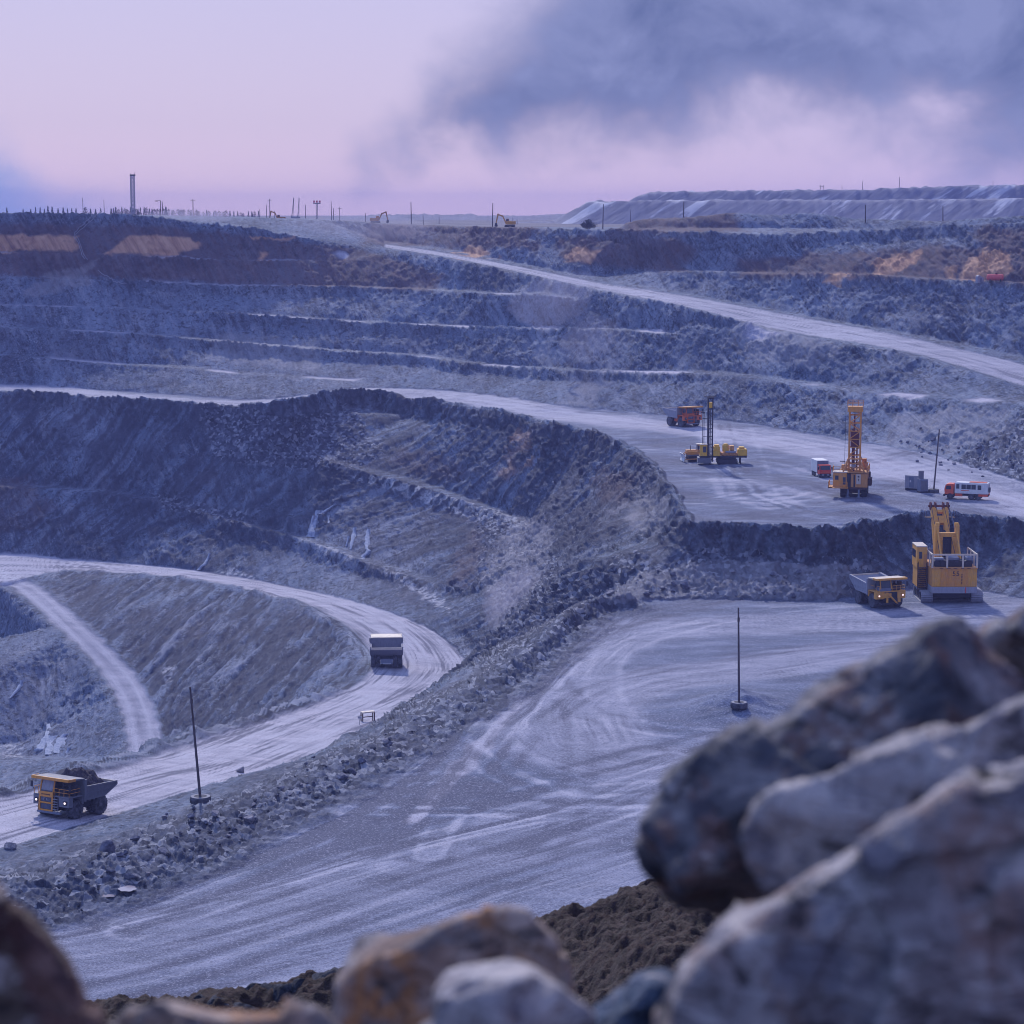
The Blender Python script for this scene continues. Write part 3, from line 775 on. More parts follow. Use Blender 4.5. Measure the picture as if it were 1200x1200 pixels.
MAT = dict(
    yellow=paint('yellow_paint', (.78, .36, .035), .5, 0, .22),
    amber=paint('amber_paint', (.74, .30, .03), .5, 0, .22),
    bright=paint('bright_yellow_paint', (.85, .46, .02), .5, 0, .15),
    rust=paint('dusty_ochre_paint', (.62, .27, .07), .6, 0, .3, (.4, .25, .2)),
    orange=paint('orange_paint', (.72, .13, .02), .5, 0, .25, (.4, .2, .15)),
    red=paint('red_paint', (.75, .04, .02), .45, 0, .15),
    coral=paint('coral_paint', (.80, .10, .03), .45, 0, .15),
    white=paint('white_paint', (.78, .76, .78), .5, 0, .25),
    cream=paint('cream_paint', (.70, .58, .48), .5, 0, .3),
    pink=paint('faded_red_paint', (.75, .10, .10), .5, 0, .2, (.7, .4, .4)),
    grey=paint('grey_steel', (.17, .175, .23), .6, .2, .35),
    pale=paint('pale_grey_steel', (.34, .34, .42), .6, .1, .35),
    dusty=paint('dust_caked_grey', (.20, .20, .27), .8, 0, .5, (.30, .29, .36)),
    slate=paint('slate_paint', (.16, .19, .29), .6, 0, .3),
    dark=paint('dark_steel', (.022, .022, .04), .6, .2, .3, (.1, .1, .15)),
    brown=paint('rusted_steel', (.07, .03, .03), .7, .1, .3, (.15, .1, .1)),
    maroon=paint('maroon_paint', (.14, .022, .03), .6, 0, .3, (.2, .12, .14)),
    tyre=paint('tyre_rubber', (.035, .035, .05), .9, 0, .8, (.17, .17, .23)),
    rim=paint('wheel_rim', (.12, .12, .16), .7, .2, .5),
    pole=paint('weathered_wood', (.07, .05, .06), .9, 0, .2),
    concrete=paint('concrete', (.34, .33, .38), .95, 0, .4, (.2, .2, .26)),
)
def glass_mat():
    m, nt, b = new_mat('window_glass'); b.inputs['Base Color'].default_value = (.03, .04, .07, 1); b.inputs['Roughness'].default_value = .08
    b.inputs['Specular IOR Level'].default_value = .9
    return m
MAT['glass'] = glass_mat()
def lamp_mat(name, col, e):
    m, nt, b = new_mat(name); b.inputs['Base Color'].default_value = (.9, .8, .8, 1)
    b.inputs['Emission Color'].default_value = (*col, 1); b.inputs['Emission Strength'].default_value = e
    return m
MAT['lamp'] = lamp_mat('lit_lamp', (1, .8, .8), 1.3)
MAT['taillamp'] = lamp_mat('lit_red_lamp', (.9, .05, .08), .7)

# ----------------------------------------------------------------------------
# mesh builder
# ----------------------------------------------------------------------------
class MB:
    def __init__(self): self.bm = bmesh.new()
    def box(self, x0, x1, y0, y1, z0, z1, bev=.03, rot=None, sh=None, top=None):
        """box by limits; rot: (axis, angle) about its centre; top: (sx, sy) scale of the top face"""
        r = bmesh.ops.create_cube(self.bm, size=1)['verts']
        c = Vector(((x0 + x1) / 2, (y0 + y1) / 2, (z0 + z1) / 2)); s = Vector((abs(x1 - x0), abs(y1 - y0), abs(z1 - z0)))
        mt = Matrix.Rotation(rot[1], 3, rot[0]) if rot else None
        for v in r:
            p = Vector((v.co.x * s.x, v.co.y * s.y, v.co.z * s.z))
            if top and v.co.z > 0: p.x *= top[0]; p.y *= top[1]
            if mt: p = mt @ p
            v.co = c + p
        if bev and min(s) > bev * 2.5:
            es = list({e for v in r for e in v.link_edges})
            bmesh.ops.bevel(self.bm, geom=es, offset=bev, segments=1, affect='EDGES')
        return self
    def prism(self, pts, y0, y1, axis='y'):
        def mk(p, h):
            return (p[0], h, p[1]) if axis == 'y' else ((h, p[0], p[1]) if axis == 'x' else (p[0], p[1], h))
        a = [self.bm.verts.new(mk(p, y0)) for p in pts]; b = [self.bm.verts.new(mk(p, y1)) for p in pts]
        n = len(pts)
        self.bm.faces.new(a); self.bm.faces.new(b[::-1])
        for i in range(n): self.bm.faces.new((a[i], b[i], b[(i + 1) % n], a[(i + 1) % n]))
        return self
    def tube(self, p0, p1, r0, r1=None, seg=8):
        r1 = r0 if r1 is None else r1
        p0, p1 = Vector(p0), Vector(p1); d = p1 - p0
        q = d.to_track_quat('Z', 'Y') if d.length > 1e-6 else Matrix.Identity(3).to_quaternion()
        ra, rb = [], []
        for i in range(seg):
            t = 2 * math.pi * i / seg; o = Vector((math.cos(t), math.sin(t), 0))
            ra.append(self.bm.verts.new(p0 + q @ (o * r0))); rb.append(self.bm.verts.new(p1 + q @ (o * r1)))
        for i in range(seg): self.bm.faces.new((ra[i], ra[(i + 1) % seg], rb[(i + 1) % seg], rb[i]))
        self.bm.faces.new(ra[::-1]); self.bm.faces.new(rb)
        return self
    def path(self, pts, r, seg=6):
        for a, b in zip(pts[:-1], pts[1:]): self.tube(a, b, r, r, seg)
        return self
    def lathe(self, prof, centre, axis='y', seg=24):
        """prof: (radius, offset along the axis)"""
        rings = []
        for rr, h in prof:
            ring = []
            for i in range(seg):
                t = 2 * math.pi * i / seg; a, b = rr * math.cos(t), rr * math.sin(t)
                p = (a, h, b) if axis == 'y' else ((a, b, h) if axis == 'z' else (h, a, b))
                ring.append(self.bm.verts.new(Vector(p) + Vector(centre)))
            rings.append(ring)
        for ra, rb in zip(rings[:-1], rings[1:]):
            for i in range(seg): self.bm.faces.new((ra[i], ra[(i + 1) % seg], rb[(i + 1) % seg], rb[i]))
        self.bm.faces.new(rings[0][::-1]); self.bm.faces.new(rings[-1])
        return self
    def build(self, name, mat, parent=None, smooth=False, label=None):
        bmesh.ops.recalc_face_normals(self.bm, faces=self.bm.faces)
        me = bpy.data.meshes.new(name); self.bm.to_mesh(me); self.bm.free()
        if smooth:
            me.polygons.foreach_set('use_smooth', np.ones(len(me.polygons), bool))
        me.materials.append(MAT[mat] if isinstance(mat, str) else mat)
        o = bpy.data.objects.new(name, me); COL.objects.link(o)
        if parent: o.parent = parent
        if label: o['label'] = label
        return o

def copy_tree(o, parent=None):
    c = o.copy(); COL.objects.link(c); c.parent = parent
    for ch in [q for q in bpy.data.objects if q.parent == o and q != c]:
        copy_tree(ch, c)
    return c

def heading(dx, dy): return math.atan2(dy, dx)

def wheel(parent, x, y, r, w, name='wheel', hub=True):
    s = 1 if y > 0 else -1
    h = w / 2
    t = MB().lathe([(r * .62, -h), (r * .93, -h), (r, -h * .72), (r, h * .72), (r * .93, h), (r * .62, h), (r * .6, h * .6)], (x, y, r), 'y', 28)
    n = 22
    for i in range(n):       # tread lugs
        a = 2 * math.pi * i / n
        c = Vector((x + r * math.cos(a), y, r + r * math.sin(a)))
        t.box(c.x - .06 * r, c.x + .06 * r, y - h * .85, y + h * .85, c.z - .045 * r, c.z + .045 * r, 0, ('Y', -a))
    o = t.build(name, 'tyre', parent)
    if hub:
        k = MB().lathe([(r * .6, -h * .5), (r * .6, h * .55), (r * .45, h * .55), (r * .38, h * .25), (r * .22, h * .25), (r * .2, h * .7), (.02, h * .72)] if s > 0 else
                       [(r * .6, h * .5), (r * .6, -h * .55), (r * .45, -h * .55), (r * .38, -h * .25), (r * .22, -h * .25), (r * .2, -h * .7), (.02, -h * .72)], (x, y, r), 'y', 20)
        k.build('rim', 'rim', o)
    return o

# ----------------------------------------------------------------------------
# rigid mining dump truck; X forward, Y left
# ----------------------------------------------------------------------------
def haul_truck(loc, rz, label, front, canopy, cabm, bodym, style, scale=1.0, lamps=True, frame='dark', tilt=0.0, tail=4.35):
    root = empty('haul_truck', loc, rz, label, 'dump truck', 'haul trucks in the pit')
    root.scale = (scale,) * 3; root.rotation_euler = (0, tilt, rz)
    # chassis
    c = MB().box(-4.2, 3.9, -.75, .75, 1.05, 1.85).box(-3.0, -1.9, -1.2, 1.2, .75, 1.75, .1).box(1.9, 2.8, -1.7, 1.7, .95, 1.5)
    c.box(-1.2, .9, 1.0, 2.3, 1.2, 2.1, .12).box(-1.2, .9, -2.3, -1.0, 1.2, 2.1, .12)
    c.tube((-1.2, .5, 1.5), (.4, .5, 2.9), .16).tube((-1.2, -.5, 1.5), (.4, -.5, 2.9), .16)
    c.box(-4.5, -4.2, -1.2, 1.2, 1.0, 1.9)
    c.build('chassis', frame, root)
    b = MB().box(-4.62, -4.5, -.85, .75, .95, 1.08, .01).box(-4.62, -4.5, 1.0, 1.2, .95, 1.1, .01)
    b.build('rear_reflector', 'white', root)
    # deck, fenders
    d = MB().box(1.5, 4.3, -2.95, 2.95, 2.95, 3.12)
    d.box(3.45, 4.3, 1.25, 2.95, 1.75, 2.93).box(3.45, 4.3, -2.95, -1.25, 1.75, 2.93)
    d.box(1.2, 1.5, 1.3, 2.95, 1.9, 3.1).box(1.2, 1.5, -2.95, -1.3, 1.9, 3.1)
    d.build('deck', front if style != 'panel' else 'grey', root)
    g = MB()
    if style == 'stairs':
        # open radiator with a diagonal stair across the front
        MB().box(4.0, 4.3, -.55, 1.35, 1.15, 2.93).build('radiator', 'dark', root)
        MB().box(4.25, 4.5, 1.36, 1.9, 1.0, 2.9).build('front_post', front, root); MB().box(4.25, 4.5, -.95, -.56, 1.0, 2.9).box(4.2, 4.55, -1.6, 0, 1.95, 2.75, .15).build('front_post', front, root)
        s = MB()
        for k in range(7):
            f = k / 6; s.box(4.5, 4.95, -.55 + 1.5 * f - .16, -.55 + 1.5 * f + .16, 2.45 - 1.45 * f, 2.52 - 1.45 * f, 0)
        s.prism([(-.75, 2.65), (-.5, 2.65), (1.15, .95), (.9, .95)], 4.93, 4.98, 'x').prism([(-.75, 2.65), (-.5, 2.65), (1.15, .95), (.9, .95)], 4.48, 4.53, 'x')
        s.build('stair', front, root)
        MB().box(4.0, 4.5, -2.2, 2.2, .75, 1.1).build('bumper', 'dark', root)
    else:
        yc = -.75
        MB().box(3.9, 4.35, yc - 1.05, yc + 1.05, 1.05, 3.35).build('grille', 'dark', root)
        fr = MB()
        for z0, z1 in ((1.0, 1.22), (2.0, 2.2), (2.85, 3.55)): fr.box(4.32, 4.5, yc - 1.15, yc + 1.15, z0, z1)
        fr.box(4.32, 4.5, yc - 1.17, yc - .92, 1.22, 2.85, .02).box(4.32, 4.5, yc + .92, yc + 1.17, 1.22, 2.85, .02)
        fo = fr.build('grille_frame', front, root)
        lv = MB()
        for z in np.arange(1.3, 2.0, .12): lv.box(4.3, 4.4, yc - .9, yc + .9, z, z + .05, 0, ('Y', .5))
        for z in np.arange(2.28, 2.85, .12): lv.box(4.3, 4.4, yc - .9, yc + .9, z, z + .05, 0, ('Y', .5))
        lv.build('louvre', 'slate', root)
        MB().box(4.4, 4.46, yc - .38, yc - .3, 2.42, 2.72, 0).box(4.4, 4.46, yc - .31, yc - .1, 2.66, 2.725, 0).build('emblem', 'pale', fo); MB().box(4.4, 4.46, yc + .08, yc + .16, 2.42, 2.72, 0).box(4.4, 4.46, yc + .15, yc + .4, 2.415, 2.48, 0).build('emblem', 'pale', fo)
        mk = MB()
        for k in range(8): mk.box(4.5, 4.52, yc - .7 + .18 * k, yc - .58 + .18 * k, 3.12, 3.27, 0)
        mk.build('nameplate', 'brown', fo)
        st = MB()                                                    # ladder beside the grille
        for k in range(6): st.box(4.2, 4.55, yc + 1.2, yc + 1.85, 1.0 + .33 * k, 1.07 + .33 * k, 0)
        st.box(4.15, 4.25, yc + 1.2, yc + 1.26, .9, 3.0, 0).box(4.15, 4.25, yc + 1.8, yc + 1.86, .9, 3.0, 0)
        st.build('ladder', 'pale', root)
        MB().box(4.1, 4.6, -2.1, 1.7, .75, 1.02).build('bumper', 'slate', root)
    for s in (-1, 1):
        l = MB().box(4.28, 4.42, s * 2.35 - .28, s * 2.35 + .28, 2.05, 2.6, .05).build('headlight', front if style == 'stairs' else 'dark', root)
        MB().lathe([(.14, 0), (.14, .06), (.03, .08)], (4.42, s * 2.35, 2.33), 'x', 14).build('lens', 'lamp' if lamps else 'pale', l)
    # cab
    y0, y1 = -2.0, .25
    cb = MB()
    cb.prism([(2.15, 3.12), (4.1, 3.12), (4.1, 3.6), (3.75, 5.1), (2.15, 5.1)], y0 + .05, y1 - .05)
    cab = cb.build('cab', cabm, root)
    MB().prism([(4.09, 3.68), (4.14, 3.68), (3.83, 5.0), (3.78, 5.0)], y0 + .22, y1 - .22).build('windscreen', 'pale' if style == 'panel' else 'glass', cab)
    for s, yy_ in ((-1, y0), (1, y1)):
        MB().prism([(2.4, 3.75), (3.85, 3.75), (3.62, 4.95), (2.4, 4.95)], yy_ - .07, yy_ + .07).build('side_window', 'glass', cab)
    for yy_ in (y0 + .06, y1 - .06): MB().tube((4.15, yy_, 3.5), (3.8, yy_, 5.12), .1).build('cab_pillar', front, cab)
    # engine bits on the other half of the deck
    MB().box(2.1, 3.7, .7, 2.1, 3.12, 4.1).box(2.3, 3.2, 2.2, 2.8, 3.12, 4.6, .1).tube((3.3, 1.2, 4.1), (3.3, 1.2, 4.7), .18).build('engine_cabinet', 'brown' if style != 'panel' else 'dark', root)
    r = MB()
    for yy_ in (.4, 1.2, 2.0, 2.85): r.tube((4.2, yy_, 3.12), (4.2, yy_, 4.05), .035)
    for z in (3.6, 4.05): r.tube((4.2, .35, z), (4.2, 2.88, z), .035); r.tube((4.2, 2.88, z), (2.0, 2.88, z), .035)
    r.build('handrail', front, root); r = MB()
    for yy_ in (-2.85, -2.2): r.tube((4.2, yy_, 3.12), (4.2, yy_, 4.05), .035)
    r.tube((4.2, -2.88, 4.05), (4.2, -2.1, 4.05), .035).tube((4.2, -2.88, 4.05), (2.0, -2.88, 4.05), .035)
    r.build('handrail', front, root)
    for s in (-1, 1):
        m = MB().tube((4.25, s * 2.9, 3.6), (4.45, s * 3.15, 4.3), .04).box(4.4, 4.52, s * 3.15 - .18, s * 3.15 + .18, 3.95, 4.75, .03)
        m.build('mirror', 'dark', root)
    # dump body
    bd = MB()
    for s in (-1, 1):
        ya, yb = (2.85, 3.05) if s > 0 else (-3.05, -2.85)
        bd.prism([(1.2, 2.35), (1.2, 4.2), (-5.4, tail + .1), (-5.55, tail - .35), (-2.9, 2.45)], ya, yb)
        yo = s * 3.05
        bd.box(1.05, 1.45, min(yo, yo + s * .2), max(yo, yo + s * .2), 2.2, 5.15, .02)
        bd.prism([(1.2, 4.0), (1.2, 4.25), (-5.4, tail + .15), (-5.4, tail - .1)], min(yo, yo + s * .18), max(yo, yo + s * .18))
        bd.prism([(1.2, 3.2), (1.2, 3.32), (-3.9, 3.35), (-3.9, 3.23)], min(yo, yo + s * .12), max(yo, yo + s * .12))
        bd.prism([(1.2, 2.35), (1.2, 2.6), (-2.9, 2.7), (-5.5, tail - .12), (-5.5, tail - .4), (-2.9, 2.4)], min(yo, yo + s * .14), max(yo, yo + s * .14))
    bd.prism([(1.3, 2.3), (1.3, 2.5), (-2.8, 2.6), (-5.5, tail - .2), (-5.6, tail - .42), (-2.9, 2.38)], -2.86, 2.86)
    for x in np.arange(-2.2, 1.2, .9): bd.box(x, x + .25, -2.8, 2.8, 2.1, 2.32, 0)
    bd.prism([(1.15, 2.4), (1.35, 2.4), (1.5, 5.2), (1.3, 5.2)], -3.05, 3.05)
    body = bd.build('dump_body', bodym, root)
    cn = MB().prism([(1.25, 5.14), (1.25, 5.3), (4.45, 5.48), (4.6, 5.38), (4.45, 5.25)], -3.02, 3.02)
    for yy_ in np.arange(-2.5, 2.6, 1.0): cn.box(1.4, 4.3, yy_ - .06, yy_ + .06, 5.02, 5.2, 0, ('Y', -.05))
    cn.build('canopy', bodym if style == 'panel' else 'cream' if style == 'stairs' else canopy, body)
    MB().box(4.44, 4.72, -3.06, 3.06, 5.14, 5.52, .04).box(3.2, 4.44, -3.1, -2.95, 5.12, 5.5, .02).box(3.2, 4.44, 2.95, 3.1, 5.12, 5.5, .02).build('canopy_lip', canopy, body)
    MB().box(-5.66, -5.5, -3.0, 3.0, tail - .42, tail + .05, .03).build('tail_lip', 'cream', body)
    # wheels
    for s in (-1, 1):
        wheel(root, 2.35, s * 2.35, 1.25, .95, 'front_wheel')
        wheel(root, -2.45, s * 2.62, 1.25, .85, 'rear_wheel'); wheel(root, -2.45, s * 1.68, 1.25, .85, 'rear_wheel', False)
    return root

# trucks ------------------------------------------------------------
lt = PZ(82, 957, -72.6); lt = gpx(84, 955)
TL = haul_truck(lt, heading(-.47, -.88), 'loaded haul truck with orange visor and yellow grille on the near road at left', 'amber', 'amber', 'grey', 'grey', 'panel', .93, True, 'dark', -.08, 4.0)
p = gpx(1030, 709)
haul_truck(p, heading(.33, -.94), 'empty yellow haul truck with lit headlights waiting beside the big shovel', 'yellow', 'yellow', 'slate', 'pale', 'stairs', .95, True, 'dark', 0, 4.75)
p = gpx(801, 499)
haul_truck(p, heading(.52, -.86), 'orange red haul truck with grey body parked on the upper bench', 'orange', 'amber', 'orange', 'pale', 'grille', .95, False, 'orange', 0, 4.5)
p = gpx(453, 780)
haul_truck(p, heading(-.06, 1), 'dusty grey haul truck seen from behind driving round the hairpin', 'grey', 'cream', 'grey', 'dusty', 'grille', 1.06, False, 'slate', .03, 4.3)
# the rock heaped in the first one
def heap(nx=40, ny=26):
    bm = bmesh.new(); vs = []
    for i in range(nx):
        row = []
        for j in range(ny):
            x = -4.4 + 5.4 * i / (nx - 1); y = -2.8 + 5.6 * j / (ny - 1)
            e = min(1, 1.6 * (1 - abs(y) / 2.8)) * min(1, 2.2 * (1 - abs((x + 1.5) / 2.95)))
            z = 3.8 + 2.1 * max(0, e) ** .9 * (1 - .22 * abs(x - .0) / 3)
            row.append(bm.verts.new((x, y, z)))
        vs.append(row)
    for i in range(nx - 1):
        for j in range(ny - 1): bm.faces.new((vs[i][j], vs[i + 1][j], vs[i + 1][j + 1], vs[i][j + 1]))
    for v in bm.verts:
        c = v.co; v.co.z += .35 * float(perlin(np.array([c.x * 1.3]), np.array([c.y * 1.3]), np.array([c.z]), 5)[0]) + .2 * float(perlin(np.array([c.x * 3.3]), np.array([c.y * 3.3]), np.array([c.z]), 6)[0])
    b = [vs[i][j] for i in range(nx) for j in (0, ny - 1)] + [vs[i][j] for i in (0, nx - 1) for j in range(ny)]
    r = bmesh.ops.extrude_edge_only(bm, edges=[e for e in bm.edges if e.is_boundary])
    for v in r['geom']:
        if isinstance(v, bmesh.types.BMVert): v.co.z = max(2.75, 2.75 + (max(0, -2.8 - v.co.x)) * .62)
    me = bpy.data.meshes.new('rock_load'); bm.to_mesh(me); bm.free()
    return me
def rock_mat(name, a, b, c, sc=1.0, spots=None):
    m, nt, bs = new_mat(name)
    co = nt.node('ShaderNodeTexCoord').outputs['Object']
    n = nt.noise(co, 1.3 * sc, 7, .65, .3); n2 = nt.noise(co, 6 * sc, 6, .7)
    col = nt.ramp(n, [(.3, a), (.5, b), (.68, c)])
    col = nt.mix(nt.rng(n2, .45, .25, 0, .6), col, tuple(q * .35 for q in a))
    col = nt.mix(nt.rng(n2, .58, .75, 0, .5), col, tuple(min(1, q * 1.5) for q in c))
    if spots: col = nt.mix(nt.rng(nt.noise(nt.map(co, loc=(3, 5, 1)), .9 * sc, 5, .6), .52, .66, 0, .8), col, spots)
    nt.put(bs.inputs['Base Color'], col); bs.inputs['Roughness'].default_value = .9; bs.inputs['Specular IOR Level'].default_value = .25
    nt.put(bs.inputs['Normal'], nt.bump(nt.math('ADD', n, nt.math('MULTIPLY', n2, .5)), .9, .25 / sc))
    return m
MAT['ore'] = rock_mat('dark_ore', (.03, .022, .035), (.06, .05, .07), (.11, .09, .11), 1.2)
hp = bpy.data.objects.new('rock_load', heap()); hp.data.materials.append(MAT['ore']); COL.objects.link(hp)
hp.location = TL.location; hp.rotation_euler = TL.rotation_euler; hp.scale = TL.scale
tag(hp, 'heap of dark broken rock piled in the near haul truck body', 'load')

# ----------------------------------------------------------------------------
# electric rope shovel; X forward
# ----------------------------------------------------------------------------
def track(root, x0, x1, y, w, h, mat='grey', name='crawler_track', rollers=5):
    r = h / 2
    pts = []
    for k in range(9): a = math.pi / 2 + math.pi * k / 8; pts.append((x0 + r + r * math.cos(a), r + r * math.sin(a)))
    for k in range(9): a = -math.pi / 2 + math.pi * k / 8; pts.append((x1 - r + r * math.cos(a), r + r * math.sin(a)))
    m = MB().prism([(x0 + r + (p[0] - x0 - r) * .8 if p[0] < x0 + r else (x1 - r + (p[0] - x1 + r) * .8 if p[0] > x1 - r else p[0]), r + (p[1] - r) * .8) for p in pts], y - w * .36, y + w * .36)
    # shoes
    P = pts + [pts[0]]
    for a, b in zip(P[:-1], P[1:]):
        L = math.hypot(b[0] - a[0], b[1] - a[1]); n = max(1, int(round(L / (.32 * max(1, h / 1.2)))))
        for k in range(n):
            f = (k + .5) / n; cx = a[0] + (b[0] - a[0]) * f; cz = a[1] + (b[1] - a[1]) * f
            ang = math.atan2(b[1] - a[1], b[0] - a[0])
            m.box(cx - L / n * .42, cx + L / n * .42, y - w / 2, y + w / 2, cz - .05 * h, cz + .05 * h, 0, ('Y', -ang))
    o = m.build(name, mat, root)
    q = MB()
    for k in range(rollers):
        cx = x0 + r + (x1 - x0 - 2 * r) * k / (rollers - 1)
        q.lathe([(r * .62, -w * .42), (r * .62, w * .42), (.05, w * .44)], (cx, y, r), 'y', 14)
    q.build('roller', 'dark', o)
    return o

def shovel(loc, rz):
    root = empty('mining_shovel', loc, rz, 'large orange yellow rope shovel facing the rock face with its boom raised', 'mining shovel')
    for s in (-1, 1): track(root, -3.6, 4.4, s * 4.3, 2.0, 1.9, 'pale')
    MB().box(-2.6, 3.2, -3.3, 3.3, .7, 1.7, .1).lathe([(2.6, 1.65), (2.6, 1.95), (2.2, 2.0)], (0, 0, 0), 'z', 28).build('undercarriage', 'dark', root)
    h = MB().box(-5.2, 4.4, -3.85, 3.85, 3.05, 6.15, .05)
    for y in (-2.3, -.1, 1.1, 2.35): h.box(-5.26, -5.19, y - .03, y + .03, 3.1, 6.1, 0)
    house = h.build('house', 'amber', root)
    for ya_, yb_ in ((2.38, 3.8), (-3.8, -2.33)): MB().box(-5.22, -5.2, ya_, yb_, 3.12, 6.08, 0).build('side_panel', 'yellow', house)
    MB().box(-5.4, 4.2, -3.9, 3.9, 1.95, 3.04, .04).build('counterweight', 'pale', root)
    MB().box(-5.42, -5.39, -2.0, -1.86, 2.0, 3.0, 0).build('stripe', 'red', root)
    MB().box(-5.35, 4.45, -3.95, 3.95, 6.16, 6.32, .02).build('roof_deck', 'rust', root)
    f = MB()
    for y in (-3.8, -1.4, 1.3, 3.8): f.box(-5.3, -5.15, y - .15, y + .15, 6.33, 8.45, 0)
    for x in (-2.6, 0.4, 3.2):
        for y in (-3.8, 3.8): f.box(x - .1, x + .1, y - .1, y + .1, 6.33, 8.45, 0)
    f.box(-5.32, -5.13, -3.92, 3.92, 8.46, 8.72, 0)
    for y in (-3.8, 3.8): f.box(-5.1, 3.3, y - .1, y + .1, 8.47, 8.7, 0)
    f.build('gallery_frame', 'cream', root)
    g = MB()
    for y in (-2.2, -.75, .25, 1.8, 2.9): g.lathe([(.05, -4.2), (.52, -4.2), (.52, -2.6), (.05, -2.6)], (0, y, 6.95), 'x', 18)
    g.box(-4.0, -.5, -3.2, 3.2, 6.33, 7.4, .06).build('winch', 'dark', root)
    MB().box(-3.6, -1.2, -1.0, .9, 7.42, 7.9).box(-3.9, -2.2, -3.3, -2.2, 7.42, 7.95).box(-3.9, -2.4, 1.6, 3.2, 7.42, 7.8).build('motor_housing', 'slate', root)
    vt = MB()
    for y in (-2.4, -1.3, -.1, 1.0, 2.3): vt.box(-5.37, -5.33, y - .3, y + .3, 6.2, 6.28, 0)
    vt.build('vent', 'brown', root)
    # cab tower on the left
    t = MB().box(-1.2, 3.6, 3.98, 5.75, 5.6, 9.3, .06).box(-1.2, 3.6, 3.98, 5.6, 2.3, 5.58, .04)
    tw = t.build('cab_tower', 'yellow', root)
    MB().box(-1.24, 3.64, 3.96, 5.8, 9.3, 9.5, .03).build('cab_roof', 'cream', tw)
    MB().box(-1.25, -1.19, 4.9, 5.4, 7.3, 8.5, 0).box(.2, 3.2, 5.72, 5.8, 7.3, 8.6, 0).box(3.58, 3.66, 4.2, 5.5, 7.3, 8.8, 0).build('window', 'glass', tw)
    MB().box(-1.24, -1.2, 4.05, 4.6, 5.8, 8.1, 0).build('door', 'rust', tw)
    l = MB()
    for z in np.arange(1.9, 6.0, .35): l.box(-1.9, -1.25, 4.1, 5.6, z, z + .06, 0)
    for y in (4.1, 5.6): l.tube((-1.9, y, 1.8), (-1.9, y, 6.9), .05); l.tube((-1.25, y, 1.8), (-1.25, y, 6.6), .05)
    l.build('ladder', 'brown', root)
    # A-frame with its caged window
    a = MB()
    for s in (-1, 1):
        a.prism([(1.5, 6.32), (2.6, 6.32), (3.2, 12.6), (2.7, 12.9), (2.2, 12.6)], s * 1.75 - .34, s * 1.75 + .34)
        a.lathe([(.38, -.32), (.38, .32), (.1, .34)], (2.75, s * 1.65, 12.7), 'y', 14)
        a.tube((2.7, s * 1.65, 12.3), (-2.6, s * 1.65, 6.4), .16)
    a.box(1.75, 2.75, -1.4, 1.4, 6.34, 7.0, .03).box(2.2, 3.0, -1.4, 1.4, 10.6, 11.3, .03)
    for s in (-1, 1): a.box(1.95, 2.6, s * 1.15 - .36, s * 1.15 + .36, 7.0, 10.6, .04)
    a.build('a_frame', 'yellow', root)
    gr = MB()
    for y in (-.7, -.25, .2, .65): gr.tube((2.3, y, 7.0), (2.3, y, 10.6), .05)
    for z in (7.8, 8.6, 9.4, 10.1): gr.tube((2.3, -1, z), (2.3, 1, z), .05)
    gr.box(2.4, 2.5, -1.0, 1.0, 7.0, 10.6, 0).build('mesh_screen', 'dark', root)
    # boom, a box girder with a slot, leaning up and forward
    P0 = Vector((4.2, 0, 4.0)); P1 = Vector((10.3, 0, 14.6)); d = (P1 - P0); L = d.length; ang = math.atan2(d.z, d.x)
    def bx(m, a0, a1, y0, y1, n0, n1, bev=.04):
        c = P0 + d.normalized() * ((a0 + a1) / 2) + Vector((-math.sin(ang), 0, math.cos(ang))) * ((n0 + n1) / 2)
        hx, hy, hz = (a1 - a0) / 2, (y1 - y0) / 2, (n1 - n0) / 2
        m.box(c.x - hx, c.x + hx, (y0 + y1) / 2 - hy, (y0 + y1) / 2 + hy, c.z - hz, c.z + hz, bev, ('Y', -ang))
    b = MB()
    bx(b, -1, L, -1.5, -.6, -.55, .55); bx(b, -1, L, .6, 1.5, -.55, .55)
    bx(b, -1, 5.0, -.59, .59, -.5, .5); bx(b, 9.2, 10.6, -.59, .59, -.5, .5); bx(b, 11.3, 11.8, -.59, .59, -.4, .4)
    b.build('boom', 'yellow', root)
    sh = MB(); e = P0 + d.normalized() * (L + .2)
    for y in (-1.5, -.7, .7, 1.5): sh.lathe([(.3, -.14), (.75, -.14), (.68, 0), (.75, .14), (.3, .14)], (e.x, y, e.z + .2), 'y', 20)
    sh.tube((e.x, -1.9, e.z + .2), (e.x, 1.9, e.z + .2), .2)
    sh.build('head_sheave', 'maroon', root)
    pf = MB(); q = P0 + d.normalized() * (L - 1.7)
    for s in (-1, 1):
        pf.box(q.x - .8, q.x + .8, min(s * 1.45, s * 2.6), max(s * 1.45, s * 2.6), q.z - .1, q.z, 0)
        for dx in (-.75, .75): pf.tube((q.x + dx, s * 2.55, q.z), (q.x + dx, s * 2.55, q.z + 1.1), .04)
        pf.tube((q.x - .75, s * 2.55, q.z + 1.1), (q.x + .75, s * 2.55, q.z + 1.1), .04)
    pf.build('boom_platform', 'brown', root)
    st = P0 + d.normalized() * 6.6
    k = MB(); dm = Vector((st.x + 5.2, 0, st.z - 3.4)); bk = Vector((st.x - 2.2, 0, st.z + 1.4))
    k.tube(tuple(bk), tuple(dm), .34, .34, 10).box(st.x - .6, st.x + .6, -.65, .65, st.z - .7, st.z + .8, .1)
    k.build('dipper_stick', 'dark', root)
